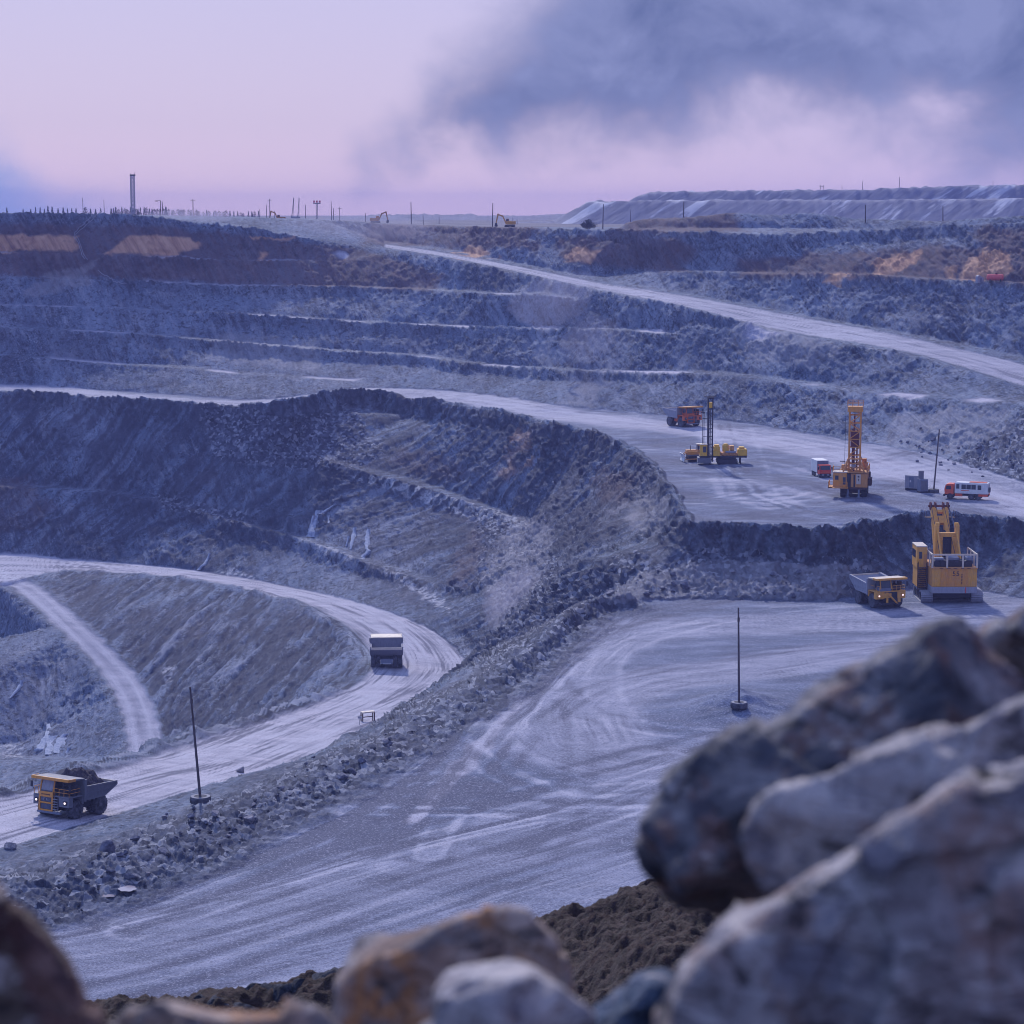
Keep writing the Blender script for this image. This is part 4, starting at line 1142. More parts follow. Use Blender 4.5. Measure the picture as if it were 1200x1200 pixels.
    dp = MB().box(dm.x - .3, dm.x + 2.2, -1.5, 1.5, dm.z - 2.4, dm.z + .3, .12, ('Y', .35), None, (1.1, 1.05))
    for y in (-1.2, -.6, 0, .6, 1.2): dp.box(dm.x + 1.4, dm.x + 2.3, y - .12, y + .12, dm.z + .2, dm.z + .5, 0, ('Y', -.4))
    dp.build('dipper', 'grey', root)
    rp = MB()
    for y in (-1.5, -.7, .7, 1.5): rp.tube((e.x, y, e.z + .9), (-1.6, y * 1.2, 7.6), .05)
    for y in (-.7, .7): rp.tube((e.x + .7, y, e.z), (dm.x + 1.2, y, dm.z + .3), .05)
    rp.build('hoist_rope', 'dark', root)
    rr = MB().tube((e.x - .6, -1.75, e.z - .4), (3.2, -2.1, 9.4), .1).tube((e.x - .6, -1.95, e.z - .7), (3.2, -2.4, 9.0), .07)
    rr.build('stair_rail', 'slate', root)
    # figures stencilled on the back
    cu = bpy.data.curves.new('house_number', 'FONT'); cu.body = '55'; cu.size = 1.0; cu.extrude = .012; cu.align_x = 'CENTER'
    to = bpy.data.objects.new('tmp', cu); COL.objects.link(to)
    me = bpy.data.meshes.new_from_object(to.evaluated_get(bpy.context.evaluated_depsgraph_get())); bpy.data.objects.remove(to)
    me.materials.clear(); me.materials.append(MAT['dark']); me.name = 'house_number'
    n = bpy.data.objects.new('house_number', me); COL.objects.link(n); n.parent = house
    n.rotation_euler = (R(90), 0, R(-90)); n.location = (-5.225, -.25, 4.95); n.scale = (1.25, 1.1, 1)
    v = MB()
    for k in range(7): v.box(-5.225, -5.2, -1.36, -1.18, 3.5 + .26 * k, 3.66 + .26 * k, 0)
    v.build('lettering', 'brown', house)
    return root
p = gpx(1111, 703); shovel(p, R(90))
# ----------------------------------------------------------------------------
# drill rigs, dozer, lorries
# ----------------------------------------------------------------------------
def black_mast_drill(loc, rz):
    root = empty('blast_hole_drill', loc, rz, 'yellow crawler drill rig with a tall black mast beside the bulldozer', 'drill rig')
    for s in (-1, 1): track(root, -2.9, 1.6, s * 1.45, .8, 1.35, 'dark')
    MB().box(-5.0, 5.4, -1.5, 1.5, 1.5, 1.85, .04).box(-1.6, .6, -1.0, 1.0, .7, 1.48, .05).build('deck', 'dark', root)
    MB().box(2.9, 5.8, -1.7, 1.7, .25, 1.48, .06).build('dust_skirt', 'grey', root)
    c = MB().box(3.75, 5.35, .25, 1.75, 1.86, 4.35, .06)
    cab = c.build('cab', 'bright', root)
    MB().box(3.95, 4.7, 1.72, 1.79, 2.7, 4.0, 0).box(5.32, 5.38, .4, 1.6, 2.6, 4.1, 0).build('window', 'glass', cab)
    MB().box(3.7, 5.4, .2, 1.8, 4.36, 4.48, .02).build('cab_roof', 'cream', cab)
    e = MB().box(.85, 2.4, .2, 1.7, 1.86, 3.1, .06).box(.95, 2.3, -1.4, 1.5, 3.12, 3.9, .08).box(1.1, 2.1, -.9, .9, 3.9, 4.25, .15)
    e.build('power_unit', 'bright', root)
    MB().lathe([(.6, 0), (.72, .3), (.72, 1.4), (.45, 1.75), (.2, 1.8)], (-.35, .4, 2.75), 'z', 18).box(-1.1, -.6, -.9, .9, 2.4, 3.6, .06).build('air_receiver', 'bright', root)
    MB().box(-2.2, -1.25, -.8, 1.2, 3.05, 4.1, .06).build('cooler', 'amber', root)
    MB().box(-2.6, -.3, -1.2, 1.5, 2.6, 2.95, .04).build('platform', 'pale', root)
    q = MB().box(-2.9, .75, -1.3, 1.3, 1.86, 2.58, .08)
    for x in (-2.4, -1.6, -.8, .1): q.tube((x, 1.3, 2.2), (x + .4, 1.45, 2.2), .22)
    q.build('compressor', 'rust', root)
    MB().box(-5.05, -2.95, -1.4, 1.55, 1.86, 3.4, .15).box(-4.5, -3.3, -.9, .9, 3.4, 3.8, .1).build('water_tank', 'bright', root)
    for x in (-3.6, 3.2):
        for s in (-1, 1): MB().tube((x, s * 1.25, .1), (x, s * 1.25, 1.55), .13).lathe([(.35, 0), (.35, .12), (.15, .14)], (x, s * 1.25, 0), 'z', 12).build('jack_leg', 'dark', root)
    m = MB()
    for x in (2.55, 3.55):
        for y in (-.5, .5): m.box(x - .13, x + .13, y - .13, y + .13, .5, 14.4, 0)
    for k in range(16):
        z = .9 + .86 * k
        m.tube((2.55, .5, z), (3.55, .5, z + (.86 if k % 2 else 0)), .05); m.tube((2.55, -.5, z), (3.55, -.5, z), .05); m.tube((2.55, -.5, z), (2.55, .5, z), .05)
    m.box(3.28, 3.5, -.2, .2, .6, 13.6, 0)
    mast = m.build('mast', 'dark', root)
    MB().box(2.35, 3.75, -.65, .65, 14.4, 14.75, .03).box(1.8, 4.5, -.12, .12, 14.75, 14.9, 0).build('crown', 'dark', mast)
    MB().box(2.45, 3.65, -.62, .62, 12.4, 13.6, .08).build('rotary_head', 'bright', mast)
    MB().tube((3.05, 0, .2), (3.05, 0, 12.4), .13).build('drill_pipe', 'grey', mast)
    r = MB().box(4.6, 4.75, -.1, .1, 1.86, 11.6, 0).box(4.25, 5.1, -.25, .25, 11.3, 11.5, 0).tube((4.4, 0, 2.2), (4.4, 0, 11.3), .06).tube((4.6, 0, 6), (3.5, 0, 6), .06).tube((4.6, 0, 10), (3.5, 0, 10), .06)
    r.build('pipe_rack', 'dark', root)
    return root
black_mast_drill(gpx(848, 544), heading(-1, .02))

def bulldozer(loc, rz):
    root = empty('bulldozer', loc, rz, 'yellow bulldozer with a pale bright blade behind the black mast rig', 'bulldozer')
    for s in (-1, 1): track(root, -2.6, 2.2, s * 1.35, .75, 1.3, 'dark')
    MB().box(-2.2, 2.4, -.9, .9, .8, 1.5, .08).box(-2.4, 2.4, .95, 1.75, 1.32, 1.5, 0).box(-2.4, 2.4, -1.75, -.95, 1.32, 1.5, 0).build('frame', 'grey', root)
    MB().box(.3, 2.6, -.75, .75, 1.5, 2.5, .1).box(-.6, 2.4, .78, 1.3, 1.5, 2.2, .06).build('engine_hood', 'amber', root)
    MB().box(-1.9, .3, -1.1, 1.1, 1.5, 2.3, .1).build('hull', 'brown', root)
    c = MB().prism([(-1.5, 2.3), (.1, 2.3), (-.05, 3.7), (-1.5, 3.7)], -.85, .85).build('cab', 'amber', root)
    MB().prism([(-1.3, 2.6), (.11, 2.6), (.0, 3.5), (-1.3, 3.5)], .82, .9).prism([(-1.3, 2.6), (.11, 2.6), (.0, 3.5), (-1.3, 3.5)], -.9, -.82).box(.03, .1, -.7, .7, 2.6, 3.5, 0).build('window', 'glass', c)
    MB().box(-1.7, .2, -1.0, 1.0, 3.7, 3.85, .03).build('cab_roof', 'cream', c)
    MB().tube((1.6, .3, 2.5), (1.6, .3, 3.5), .07).build('exhaust', 'dark', root)
    b = MB().prism([(3.35, .05), (3.55, .05), (3.3, .7), (3.4, 1.3), (3.75, 1.8), (3.55, 1.8), (3.15, 1.3), (3.1, .7)], -2.1, 2.1)
    b.build('blade', 'white', root)
    for s in (-1, 1):
        MB().tube((-.2, s * 1.85, .6), (3.2, s * 1.85, .5), .14).build('push_arm', 'rust', root)
        MB().tube((1.9, s * .8, 2.2), (3.2, s * .9, 1.5), .1).build('blade_ram', 'rust', root)
    MB().prism([(-2.6, 1.4), (-3.4, 1.3), (-3.7, .3), (-3.5, .3), (-3.2, 1.1), (-2.6, 1.1)], -.2, .2).build('ripper', 'rust', root)
    return root
bulldozer(gpx(817, 540), heading(-1, -.12))

def lattice_drill(loc, rz):
    root = empty('rotary_drill', loc, rz, 'tall ochre yellow drill rig with a lattice mast beside the red lorry', 'drill rig')
    for s in (-1, 1): track(root, -3.4, 2.6, s * 1.9, 1.0, 1.6, 'dark')
    MB().box(-3.6, 3.4, -2.4, 2.4, 1.55, 1.95, .04).box(-2.4, 1.8, -1.3, 1.3, .7, 1.53, .05).build('base_frame', 'brown', root)
    for x in (-3.2, 3.2):
        for y in (-1.0, 1.0): MB().tube((x, y, .1), (x, y, 1.6), .2).lathe([(.42, 0), (.42, .14), (.2, .18)], (x, y, 0), 'z', 12).build('jack_leg', 'slate', root)
    h = MB().box(-4.6, .9, -2.5, 2.6, 1.96, 4.7, .06).box(.92, 3.4, -2.5, .5, 1.96, 4.6, .06)
    house = h.build('machine_house', 'rust', root)
    MB().box(-4.7, 3.5, -2.6, 2.7, 4.7, 4.86, .02).build('roof', 'rust', house)
    c = MB().box(.92, 3.6, 1.2, 3.7, 2.0, 4.75, .06).build('cab', 'amber', root)
    MB().box(3.58, 3.65, 2.7, 3.3, 3.4, 4.2, 0).box(3.58, 3.65, 1.4, 1.9, 2.5, 3.9, 0).box(1.2, 3.2, 3.67, 3.74, 3.2, 4.2, 0).build('window', 'glass', c)
    MB().box(.8, 3.7, 1.1, 3.8, 4.76, 4.9, .02).build('cab_roof', 'cream', c)
    MB().box(3.38, 3.46, .5, 1.15, 2.05, 4.5, 0).box(3.36, 3.44, -.3, .0, 2.05, 4.4, 0).build('doorway', 'dark', root)
    MB().box(3.42, 3.5, -1.3, -.5, 2.6, 4.5, .01).build('panel', 'cream', house)
    MB().box(3.5, 3.53, -1.05, -.75, 3.9, 4.2, 0).box(3.5, 3.53, -1.0, -.8, 3.3, 3.6, 0).build('panel_mark', 'brown', house)
    MB().box(-.4, 2.2, -3.2, -2.52, 2.2, 3.6, .05).box(-4.2, -1.2, -2.75, -2.52, 2.3, 4.2, .03).build('side_locker', 'brown', root)
    r = MB()
    def rail(pts, h=1.0):
        for a, b in zip(pts[:-1], pts[1:]):
            a, b = Vector(a), Vector(b); n = max(1, int((b - a).length / .9))
            for k in range(n + 1):
                q = a.lerp(b, k / n); r.tube(q, q + Vector((0, 0, h)), .035, .035, 5)
            for z in (h * .5, h): r.tube(a + Vector((0, 0, z)), b + Vector((0, 0, z)), .035, .035, 5)
    r.box(3.6, 4.6, .9, 4.5, 1.85, 1.98, 0).box(.6, 4.6, 3.72, 4.5, 1.85, 1.98, 0)
    rail([(.6, 4.45, 1.98), (4.55, 4.45, 1.98), (4.55, 1.0, 1.98)], 1.1)
    rail([(.9, 3.75, 4.9), (3.65, 3.75, 4.9), (3.65, 1.15, 4.9)]); rail([(3.4, .5, 4.86), (3.4, -2.5, 4.86), (-4.6, -2.5, 4.86), (-4.6, 2.6, 4.86)])
    r.build('railing', 'amber', root)
    MB().box(-4.2, -2.2, -2.2, -1.0, 4.88, 6.1, .08).prism([(-3.6, 6.1), (-2.6, 6.1), (-2.0, 6.9), (-3.0, 6.9)], -2.0, -1.2).box(-.8, .6, 1.2, 2.4, 4.88, 5.9, .05).build('dust_collector', 'rust', root)
    # mast and its foot
    m = MB(); mx, w = 1.3, 1.0
    for x in (mx - .85, mx + .85):
        for y in (-w, w): m.box(x - .12, x + .12, y - .12, y + .12, 4.9, 17.2, 0)
    n = 8; dz = 12.3 / n
    for k in range(n):
        z0 = 4.9 + dz * k; z1 = z0 + dz
        for x in (mx - .85, mx + .85):
            m.tube((x, -w, z0), (x, w, z0), .085); m.tube((x, -w if k % 2 else w, z0), (x, w if k % 2 else -w, z1), .07)
        for y in (-w, w):
            m.tube((mx - .85, y, z0), (mx + .85, y, z0), .07); m.tube((mx - .85, y, z0 if k % 2 else z1), (mx + .85, y, z1 if k % 2 else z0), .06)
    mast = m.build('mast', 'amber', root)
    f = MB()
    for s in (-1, 1):
        f.tube((mx + .9, s * 1.0, 7.4), (mx + 1.9, s * 1.9, 4.9), .14); f.tube((mx - .9, s * 1.0, 7.6), (mx - 3.4, s * 2.1, 4.9), .14)
    for z in (5.5, 6.3, 7.2): f.box(mx - 1.1, mx + 1.25, -1.25, 1.25, z, z + .12, 0)
    f.build('mast_foot', 'rust', root)
    MB().box(mx - 1.15, mx + 1.15, -1.35, 1.35, 16.3, 17.3, .04).build('crown_block', 'amber', mast)
    k = MB()
    for x in (mx - 1.1, mx + 1.1):
        for y in (-1.4, -.5, .5, 1.4): k.tube((x, y, 17.3), (x, y, 18.4), .04)
        k.tube((x, -1.4, 18.4), (x, 1.4, 18.4), .04).tube((x, -1.4, 17.9), (x, 1.4, 17.9), .04)
    k.build('crown_railing', 'rust', mast)
    MB().tube((mx + .2, .1, 2.0), (mx + .2, .1, 15.8), .16).tube((mx - .3, -.4, 5), (mx - .3, -.4, 13), .14).tube((mx - .3, .4, 5), (mx - .3, .4, 13), .14).box(mx - .6, mx + .6, -.75, .75, 9.4, 12.6, .1).build('drill_pipe', 'maroon', mast)
    MB().lathe([(.42, 0), (.42, .1), (.05, .12)], (mx + .95, .1, 6.0), 'x', 16).build('lamp', 'pale', root)
    MB().tube((mx + .9, 1.75, 5.2), (mx + .9, 1.65, 16.5), .03).tube((mx + .9, 1.6, 6.8), (mx + .9, 2.6, 6.8), .08).build('cable', 'dark', mast)
    return root
ld = lattice_drill(gpx(1001, 581), heading(-.20, -.98)); ld.scale = (1.08, -1.08, 1.03)

def box_lorry(loc, rz):
    root = empty('box_lorry', loc, rz, 'red cab lorry with a white box body standing left of the lattice drill', 'lorry')
    MB().box(-3.5, 3.3, -.5, .5, .6, .95, .03).build('chassis', 'dark', root)
    MB().box(-3.6, 1.35, -1.25, 1.25, 1.0, 3.55, .04).build('box_body', 'white', root)
    MB().box(1.36, 1.4, -1.2, 1.2, 1.05, 3.5, 0).build('box_front', 'slate', root)
    c = MB().prism([(1.6, .8), (3.35, .8), (3.4, 1.75), (3.2, 2.75), (1.6, 2.8)], -1.2, 1.2).build('cab', 'red', root)
    MB().prism([(3.4, 1.8), (3.46, 1.8), (3.26, 2.6), (3.2, 2.6)], -1.05, 1.05).build('windscreen', 'glass', c)
    for s in (-1, 1): MB().prism([(2.1, 1.8), (3.15, 1.8), (3.0, 2.6), (2.1, 2.6)], s * 1.2 - .03, s * 1.2 + .03).build('side_window', 'glass', c)
    MB().box(3.2, 3.6, -1.22, 1.22, .5, .95, .04).build('bumper', 'dark', root)
    MB().box(3.58, 3.62, -.8, -.3, .6, .85, 0).box(3.58, 3.62, .3, .8, .6, .85, 0).build('headlight', 'pale', root)
    MB().box(3.41, 3.45, -.9, .9, 1.05, 1.45, 0).build('grille', 'coral', c)
    for s in (-1, 1):
        MB().tube((3.1, s * 1.25, 2.2), (3.3, s * 1.45, 2.2), .03).box(3.25, 3.33, s * 1.45 - .12, s * 1.45 + .12, 1.8, 2.4, 0).build('mirror', 'dark', root)
        for x in (2.5, -1.4, -2.7): wheel(root, x, s * 1.02, .52, .34)
    return root
box_lorry(gpx(962, 559), heading(.13, -.99))

def crew_truck(loc, rz):
    root = empty('crew_truck', loc, rz, 'white passenger body truck with an orange cab on the bench by the pole', 'crew truck')
    MB().box(-4.2, 4.2, -.5, .5, .65, .95, .03).build('chassis', 'dark', root)
    b = MB().box(-4.2, 2.2, -1.25, 1.25, 1.15, 3.3, .08).build('passenger_body', 'white', root)
    for s in (-1, 1):
        w = MB()
        w.box(1.3, 1.9, s * 1.25 - .02, s * 1.25 + .02, 2.1, 3.0, 0).box(-2.9, -2.2, s * 1.25 - .02, s * 1.25 + .02, 2.0, 2.9, 0)
        for k in range(3): w.box(-1.85 + .95 * k, -1.0 + .95 * k, s * 1.25 - .02, s * 1.25 + .02, 2.05, 2.95, 0)
        w.build('window', 'glass', b)
        MB().box(-.6, 1.0, s * 1.25 - .015, s * 1.25 + .015, 1.72, 1.84, 0).build('stripe', 'coral', b)
        MB().box(.7, 2.1, s * 1.26 - .05, s * 1.26 + .05, .62, 1.14, 0).box(-4.2, -2.4, s * 1.26 - .05, s * 1.26 + .05, .72, 1.14, 0).build('side_skirt', 'coral', root)
    MB().box(-4.24, -4.19, -.9, .3, 1.7, 2.95, 0).build('rear_window', 'glass', b)
    MB().box(-3.8, -.5, -.7, .7, 3.3, 3.4, .02).build('roof_hatch', 'coral', b)
    MB().lathe([(.2, -.12), (.5, -.15), (.55, 0), (.5, .15), (.2, .12)], (-4.4, .45, 2.0), 'x', 20).build('spare_wheel', 'tyre', root)
    c = MB().prism([(2.45, .95), (4.1, .95), (4.2, 1.8), (3.95, 2.8), (3.6, 2.95), (2.45, 2.95)], -1.2, 1.2).build('cab', 'coral', root)
    MB().prism([(4.18, 1.85), (4.24, 1.85), (4.02, 2.65), (3.96, 2.65)], -1.05, 1.05).build('windscreen', 'glass', c)
    for s in (-1, 1): MB().prism([(2.9, 1.9), (3.95, 1.9), (3.8, 2.6), (2.9, 2.6)], s * 1.2 - .03, s * 1.2 + .03).build('side_window', 'glass', c)
    MB().box(4.05, 4.4, -1.22, 1.22, .55, .95, .04).build('bumper', 'dark', root)
    for s in (-1, 1):
        for x in (3.1, -1.0, -2.25): wheel(root, x, s * 1.02, .6, .36)
    return root
crew_truck(gpx(1133, 585), heading(-.93, .34))

# switch cabinets, poles ----------------------------------------------
g = gpx(1070, 574)
r = empty('switch_cabinet', g, R(-30), 'pale grey metal electrical cabinet nearest the pole on the bench', 'electrical cabinet')
MB().box(-1.4, 1.4, -1.0, 1.0, .35, 2.95, .03).build('housing', 'pale', r); MB().box(-1.35, 1.35, -.9, .9, 0, .33, 0).build('skid', 'dark', r)
MB().box(-.5, .5, -1.04, -1.0, .6, 2.7, 0).build('door', 'slate', r); MB().box(-.35, -.1, -1.06, -1.04, 1.6, 2.0, 0).build('notice', 'white', r)
g = gpx(1081, 577)
r = empty('transformer_box', g, R(10), 'slate blue transformer box with a tall vent stack beside the pole', 'transformer')
MB().box(-.85, .85, -.8, .8, .25, 2.7, .03).build('housing', 'slate', r); MB().box(-.75, .1, -.3, .5, 2.7, 4.3, .02).build('vent_stack', 'grey', r)
MB().box(-.6, .6, -.84, -.8, .5, 2.4, 0).build('door', 'grey', r); MB().box(-.9, .9, -.85, .85, 0, .23, 0).build('skid', 'dark', r)

def tyre_pole(px, py, ptop, lean, tr, label, grp, cap='concrete'):
    b = gpx(px, py); bz = b[2] - .1
    a, bb, c = ray(px, ptop); ztop = b[1] * c / bb
    r = empty('utility_pole', (b[0], b[1], bz), 0, label, 'pole', grp)
    h = ztop - bz
    MB().tube((0, 0, .2), (lean, 0, h), .17, .11, 10).tube((lean * .86, 0, h * .86), (lean * .86 + .02, 0, h * .9), .17, .16, 10).build('post', 'pole', r)
    MB().lathe([(tr * .5, 0), (tr * .93, 0), (tr, .12), (tr, .62), (tr * .93, .78), (tr * .55, .78)], (0, 0, 0), 'z', 28).build('tyre_base', 'tyre', r)
    MB().lathe([(tr * .56, .3), (tr * .56, .74), (.05, .76)], (0, 0, 0), 'z', 24).lathe([(tr * .9, .775), (tr * .9, .80), (tr * .62, .80), (tr * .6, .74)], (0, 0, 0), 'z', 28).build('ballast', cap, r)
    return r
tyre_pole(235, 940, 805, -1.0, 1.28, 'tall bare wooden pole in a tyre by the near haul road', 'poles standing in tyre bases')
tyre_pole(866, 829, 712, -.25, 1.15, 'slender dark pole standing on a low mound in the middle of the pit floor', 'poles standing in tyre bases')
tyre_pole(1094, 578, 503, .85, 1.1, 'leaning pole in a tyre between the cabinets and the crew truck', 'poles standing in tyre bases', 'dark')

# marker stand at the road edge
g = gpx(431, 846)
r = empty('marker_stand', g, R(25), 'small dark trestle with a pale top at the outer edge of the hairpin', 'trestle')
MB().box(-1.2, 1.2, -.5, .5, 1.55, 1.75, .02).build('table_top', 'cream', r)
for x in (-1.1, 1.1):
    for y in (-.4, .4): MB().box(x - .08, x + .08, y - .08, y + .08, -.3, 1.54, 0).build('leg', 'brown', r)
MB().box(-1.0, 1.0, -.05, .05, .7, .85, 0).build('brace', 'brown', r)
g = gpx(421, 850)
o = MB().tube((0, 0, -.3), (.15, 0, 1.7), .05).box(-.25, .45, -.05, .05, 1.1, 1.5, 0).build('survey_stake', 'pale'); o.location = g
tag(o, 'thin pale stake standing just left of the small trestle', 'stake')

# red tank and crate on the far right bench
def far_ground(px, py, d): return PD(px, py, d)
g = gpx(1166, 331)
r = empty('fuel_tank', g, R(-6), 'faded red cylindrical tank lying at the foot of the orange slope', 'tank')
MB().lathe([(.3, -2.3), (.75, -2.15), (.85, -1.9), (.85, 1.9), (.75, 2.15), (.3, 2.3)], (0, 0, 1.15), 'x', 24).build('shell', 'pink', r)
for x in (-1.4, 1.4): MB().box(x - .15, x + .15, -.8, .8, -.3, .6, 0).build('saddle', 'dark', r)
MB().lathe([(.3, 0), (.3, .35), (.05, .38)], (.3, 0, 1.98), 'z', 14).build('hatch', 'maroon', r)
g = gpx(1148, 331)
r = empty('steel_hut', g, R(15), 'small pale blue hut with a sloped lid left of the red tank', 'hut')
MB().prism([(-.9, -.3), (.9, -.3), (.9, 1.2), (-.5, 1.9), (-.9, 1.6)], -.7, .7).build('shell', 'pale', r); MB().box(-.3, .3, -.74, -.7, 0, 1.1, 0).build('door', 'slate', r)

# ----------------------------------------------------------------------------
# things on the rim
# ----------------------------------------------------------------------------
def rimz(px, d):
    a, b, c = ray(px, 250); x = a / b * d
    return x, (ground(x, d) if d < 1000 else PLAIN_Z)
POLES = [(97,232,1240,'thin'),(122,234,1260,'thin'),(188,235,900,'lamp'),(190.5,236,915,'thin'),(226,233,905,'arm'),(304.5,245,1250,'thin'),(312.5,240,1200,'thin'),(316,233,1000,'arm'),(322,247,1350,'thin'),
         (358,240,1240,'thin'),(388.5,236,1010,'thin'),(391,244,1100,'thin'),(398,243,1240,'arm'),(428,250,1150,'thin'),(482,237,940,'stout'),(496,252,1200,'thin'),(514.5,254,1250,'thin'),
         (577,238,925,'stout'),(601,255,1180,'thin'),(606,257,1220,'thin'),(706.5,239,900,'stout'),(739,246,1200,'thin'),(801,236,820,'stout'),(1014.5,240,770,'stout'),(1105.5,241,745,'thin'),
         (963,217,1425,'frame'),(987,217,1430,'thin'),(1011,212.5,1430,'thin'),(1054,207.5,1430,'thin'),(1164,212,1430,'thin')]
names = {0:'left of the lattice tower and farthest left of all',1:'midway between the far left pole and the lattice tower',2:'beside the tower with a lamp arm on top',3:'close beside the lamp armed pole by the tower',4:'above the dust plume on the left rim',
         5:'first of the thin cluster right of the dust plume',6:'second of the thin cluster right of the dust plume',7:'tallest of the cluster standing over the ochre excavator',8:'short one just right of the ochre excavator',9:'between the drilling masts and the floodlight mast',
         10:'just right of the floodlight mast',11:'short one touching its taller neighbour right of the floodlight mast',12:'with a small crossarm right of the floodlight mast',13:'left of the pale distant excavator',14:'alone right of the pale distant excavator',
         15:'faint one in the haze right of the solitary dark pole',16:'fainter one further into the haze left of the yellow excavator',17:'standing over the bucket of the yellow excavator',18:'faint one behind the yellow excavator',19:'faint shorter one behind the yellow excavator',
         20:'stout dark one right of the bush',21:'faint one in the haze below the spoil tip shoulder',22:'pale one in front of the brown heaps',23:'leaning on the rim above the right dark slope',24:'on the rim right of centre below the striped spoil tip',
         25:'twin legged frame on the crest of the spoil tip',26:'short thin one on the crest of the spoil tip',27:'middle thin one on the crest of the spoil tip',28:'tallest thin one on the crest of the spoil tip',29:'rightmost thin one on the crest of the spoil tip'}
PLAIN_Z = -7.5
# plain to the horizon ------------------------------------------------
def simple_mat(name, a, b, sc, bump=.3, stretch=(1, 1, 1)):
    m, nt, bs = new_mat(name)
    co = nt.node('ShaderNodeNewGeometry').outputs['Position']
    n = nt.noise(nt.map(co, stretch), sc, 7, .65)
    nt.put(bs.inputs['Base Color'], nt.mix(nt.rng(n, .3, .7), a, b)); bs.inputs['Roughness'].default_value = .95
    nt.put(bs.inputs['Normal'], nt.bump(n, bump, 2))
    return m
rr_ = np.concatenate([np.linspace(1004, 1700, 60), np.geomspace(1750, 14000, 40)]); aa_ = np.linspace(-R(40), R(40), 160)
Xp = rr_[:, None] * np.tan(aa_)[None, :] * 1.0; Yp = rr_[:, None] + 0 * Xp
Zp = PLAIN_Z - .6 - .0027 * np.maximum(0, Yp - 2600) + 1.2 * fbm(Xp / 60, Yp / 60, 0 * Xp, 4, 400)
me, _ = grid_mesh('plain', np.stack([Xp.ravel(), Yp.ravel(), Zp.ravel()], -1), len(rr_), len(aa_))
me.materials.append(simple_mat('plain_soil', (.07, .065, .09), (.16, .15, .19), .03))
o = bpy.data.objects.new('plain', me); COL.objects.link(o); tag(o, 'flat open ground beyond the pit rim', 'plain', None, 'structure')

# the terraced spoil tip and the low ridge on the skyline ---------------
def tip_mat():
    m, nt, bs = new_mat('spoil')
    co = nt.node('ShaderNodeNewGeometry').outputs['Position']
    sp = nt.node('ShaderNodeSeparateXYZ'); nt.l.new(co, sp.inputs[0])
    cc = nt.node('ShaderNodeCombineXYZ'); nt.put(cc.inputs[0], nt.math('SUBTRACT', sp.outputs[0], nt.math('MULTIPLY', sp.outputs[2], 1.6)))
    nt.put(cc.inputs[1], nt.math('MULTIPLY', sp.outputs[1], .2)); nt.put(cc.inputs[2], nt.math('MULTIPLY', sp.outputs[2], .35))
    n = nt.noise(cc.outputs[0], .055, 6, .62)
    n2 = nt.noise(cc.outputs[0], .16, 6, .65)
    c = nt.mix(nt.rng(n2, .3, .7), (.10, .105, .17), (.20, .205, .29))
    c = nt.mix(nt.math('MULTIPLY', nt.rng(n, .565, .61), nt.rng(n2, .35, .5, .35, 1)), c, (.46, .46, .55))
    nt.put(bs.inputs['Base Color'], c); bs.inputs['Roughness'].default_value = .95
    nt.put(bs.inputs['Normal'], nt.bump(n2, .6, 3))
    return m
TIP = tip_mat()
RIDGE = simple_mat('ridge_soil', (.10, .10, .16), (.19, .19, .27), .05)
def skyline(name, label, rows, base_d, back, crest):
    """rows: list of (depth offset, factor of crest height); crest: (px, z, d)"""
    pxs = np.linspace(crest[0][0], crest[-1][0], 420)
    cp = np.array(crest)
    zc = np.interp(pxs, cp[:, 0], cp[:, 1]); dd = np.interp(pxs, cp[:, 0], cp[:, 2])
    V = []
    for off, f in rows:
        d = dd + off
        x = (pxs - 600) / F * d
        z = PLAIN_Z - 1.5 + (zc - PLAIN_Z + 1.5) * f
        nz_ = fbm(x / 14, d / 14 + off, 0 * x, 4, 500) * min(1.8, 3.2 * f) + .8 * perlin(x / 4, d / 9, 0 * x + off, 501) * f
        V.append(np.stack([x, d + 3 * perlin(x / 18, 0 * x, 0 * x + off, 503), z + nz_], -1))
    V = np.stack(V)
    # refine down the slope
    V = np.concatenate([np.stack([V[i] * (1 - t) + V[i + 1] * t for t in np.linspace(0, 1, 9)[:-1]]) for i in range(len(V) - 1)] + [V[-1:]])
    nr, nc = V.shape[:2]
    V = V.reshape(-1, 3)
    V[:, 2] += .9 * fbm(V[:, 0] / 6, V[:, 1] / 10, V[:, 2] / 6, 4, 510)
    me, _ = grid_mesh(name, V, nr, nc); me.materials.append(RIDGE if name == 'skyline_ridge' else TIP)
    o = bpy.data.objects.new(name, me); COL.objects.link(o); tag(o, label, 'spoil heap', None, 'structure')
zat = lambda py, d: (245 - py) / F * d
skyline('spoil_tip', 'long two tiered spoil tip streaked with white on the right skyline', [(-55, 0), (-25, .97), (0, 1), (40, 1), (60, 1), (120, 0)], 0, 0,
        [(600, -8, 1330), (650, -7, 1330), (664, zat(250, 1330), 1330), (690, zat(237, 1330), 1330), (740, zat(236, 1330), 1330), (850, zat(235, 1330), 1330), (1000, zat(235, 1320), 1320), (1200, zat(233, 1310), 1310), (1450, zat(232, 1300), 1300)])
skyline('spoil_tip_crest', 'upper tier of the spoil tip standing behind the lower one', [(-40, .2), (-12, .98), (0, 1), (60, 1), (140, 0)], 0, 0,
        [(715, -3, 1430), (745, zat(230, 1430), 1430), (762, zat(226, 1430), 1430), (860, zat(224, 1430), 1430), (1000, zat(223, 1430), 1430), (1100, zat(219, 1430), 1430), (1200, zat(217, 1430), 1430), (1450, zat(214, 1430), 1430)])
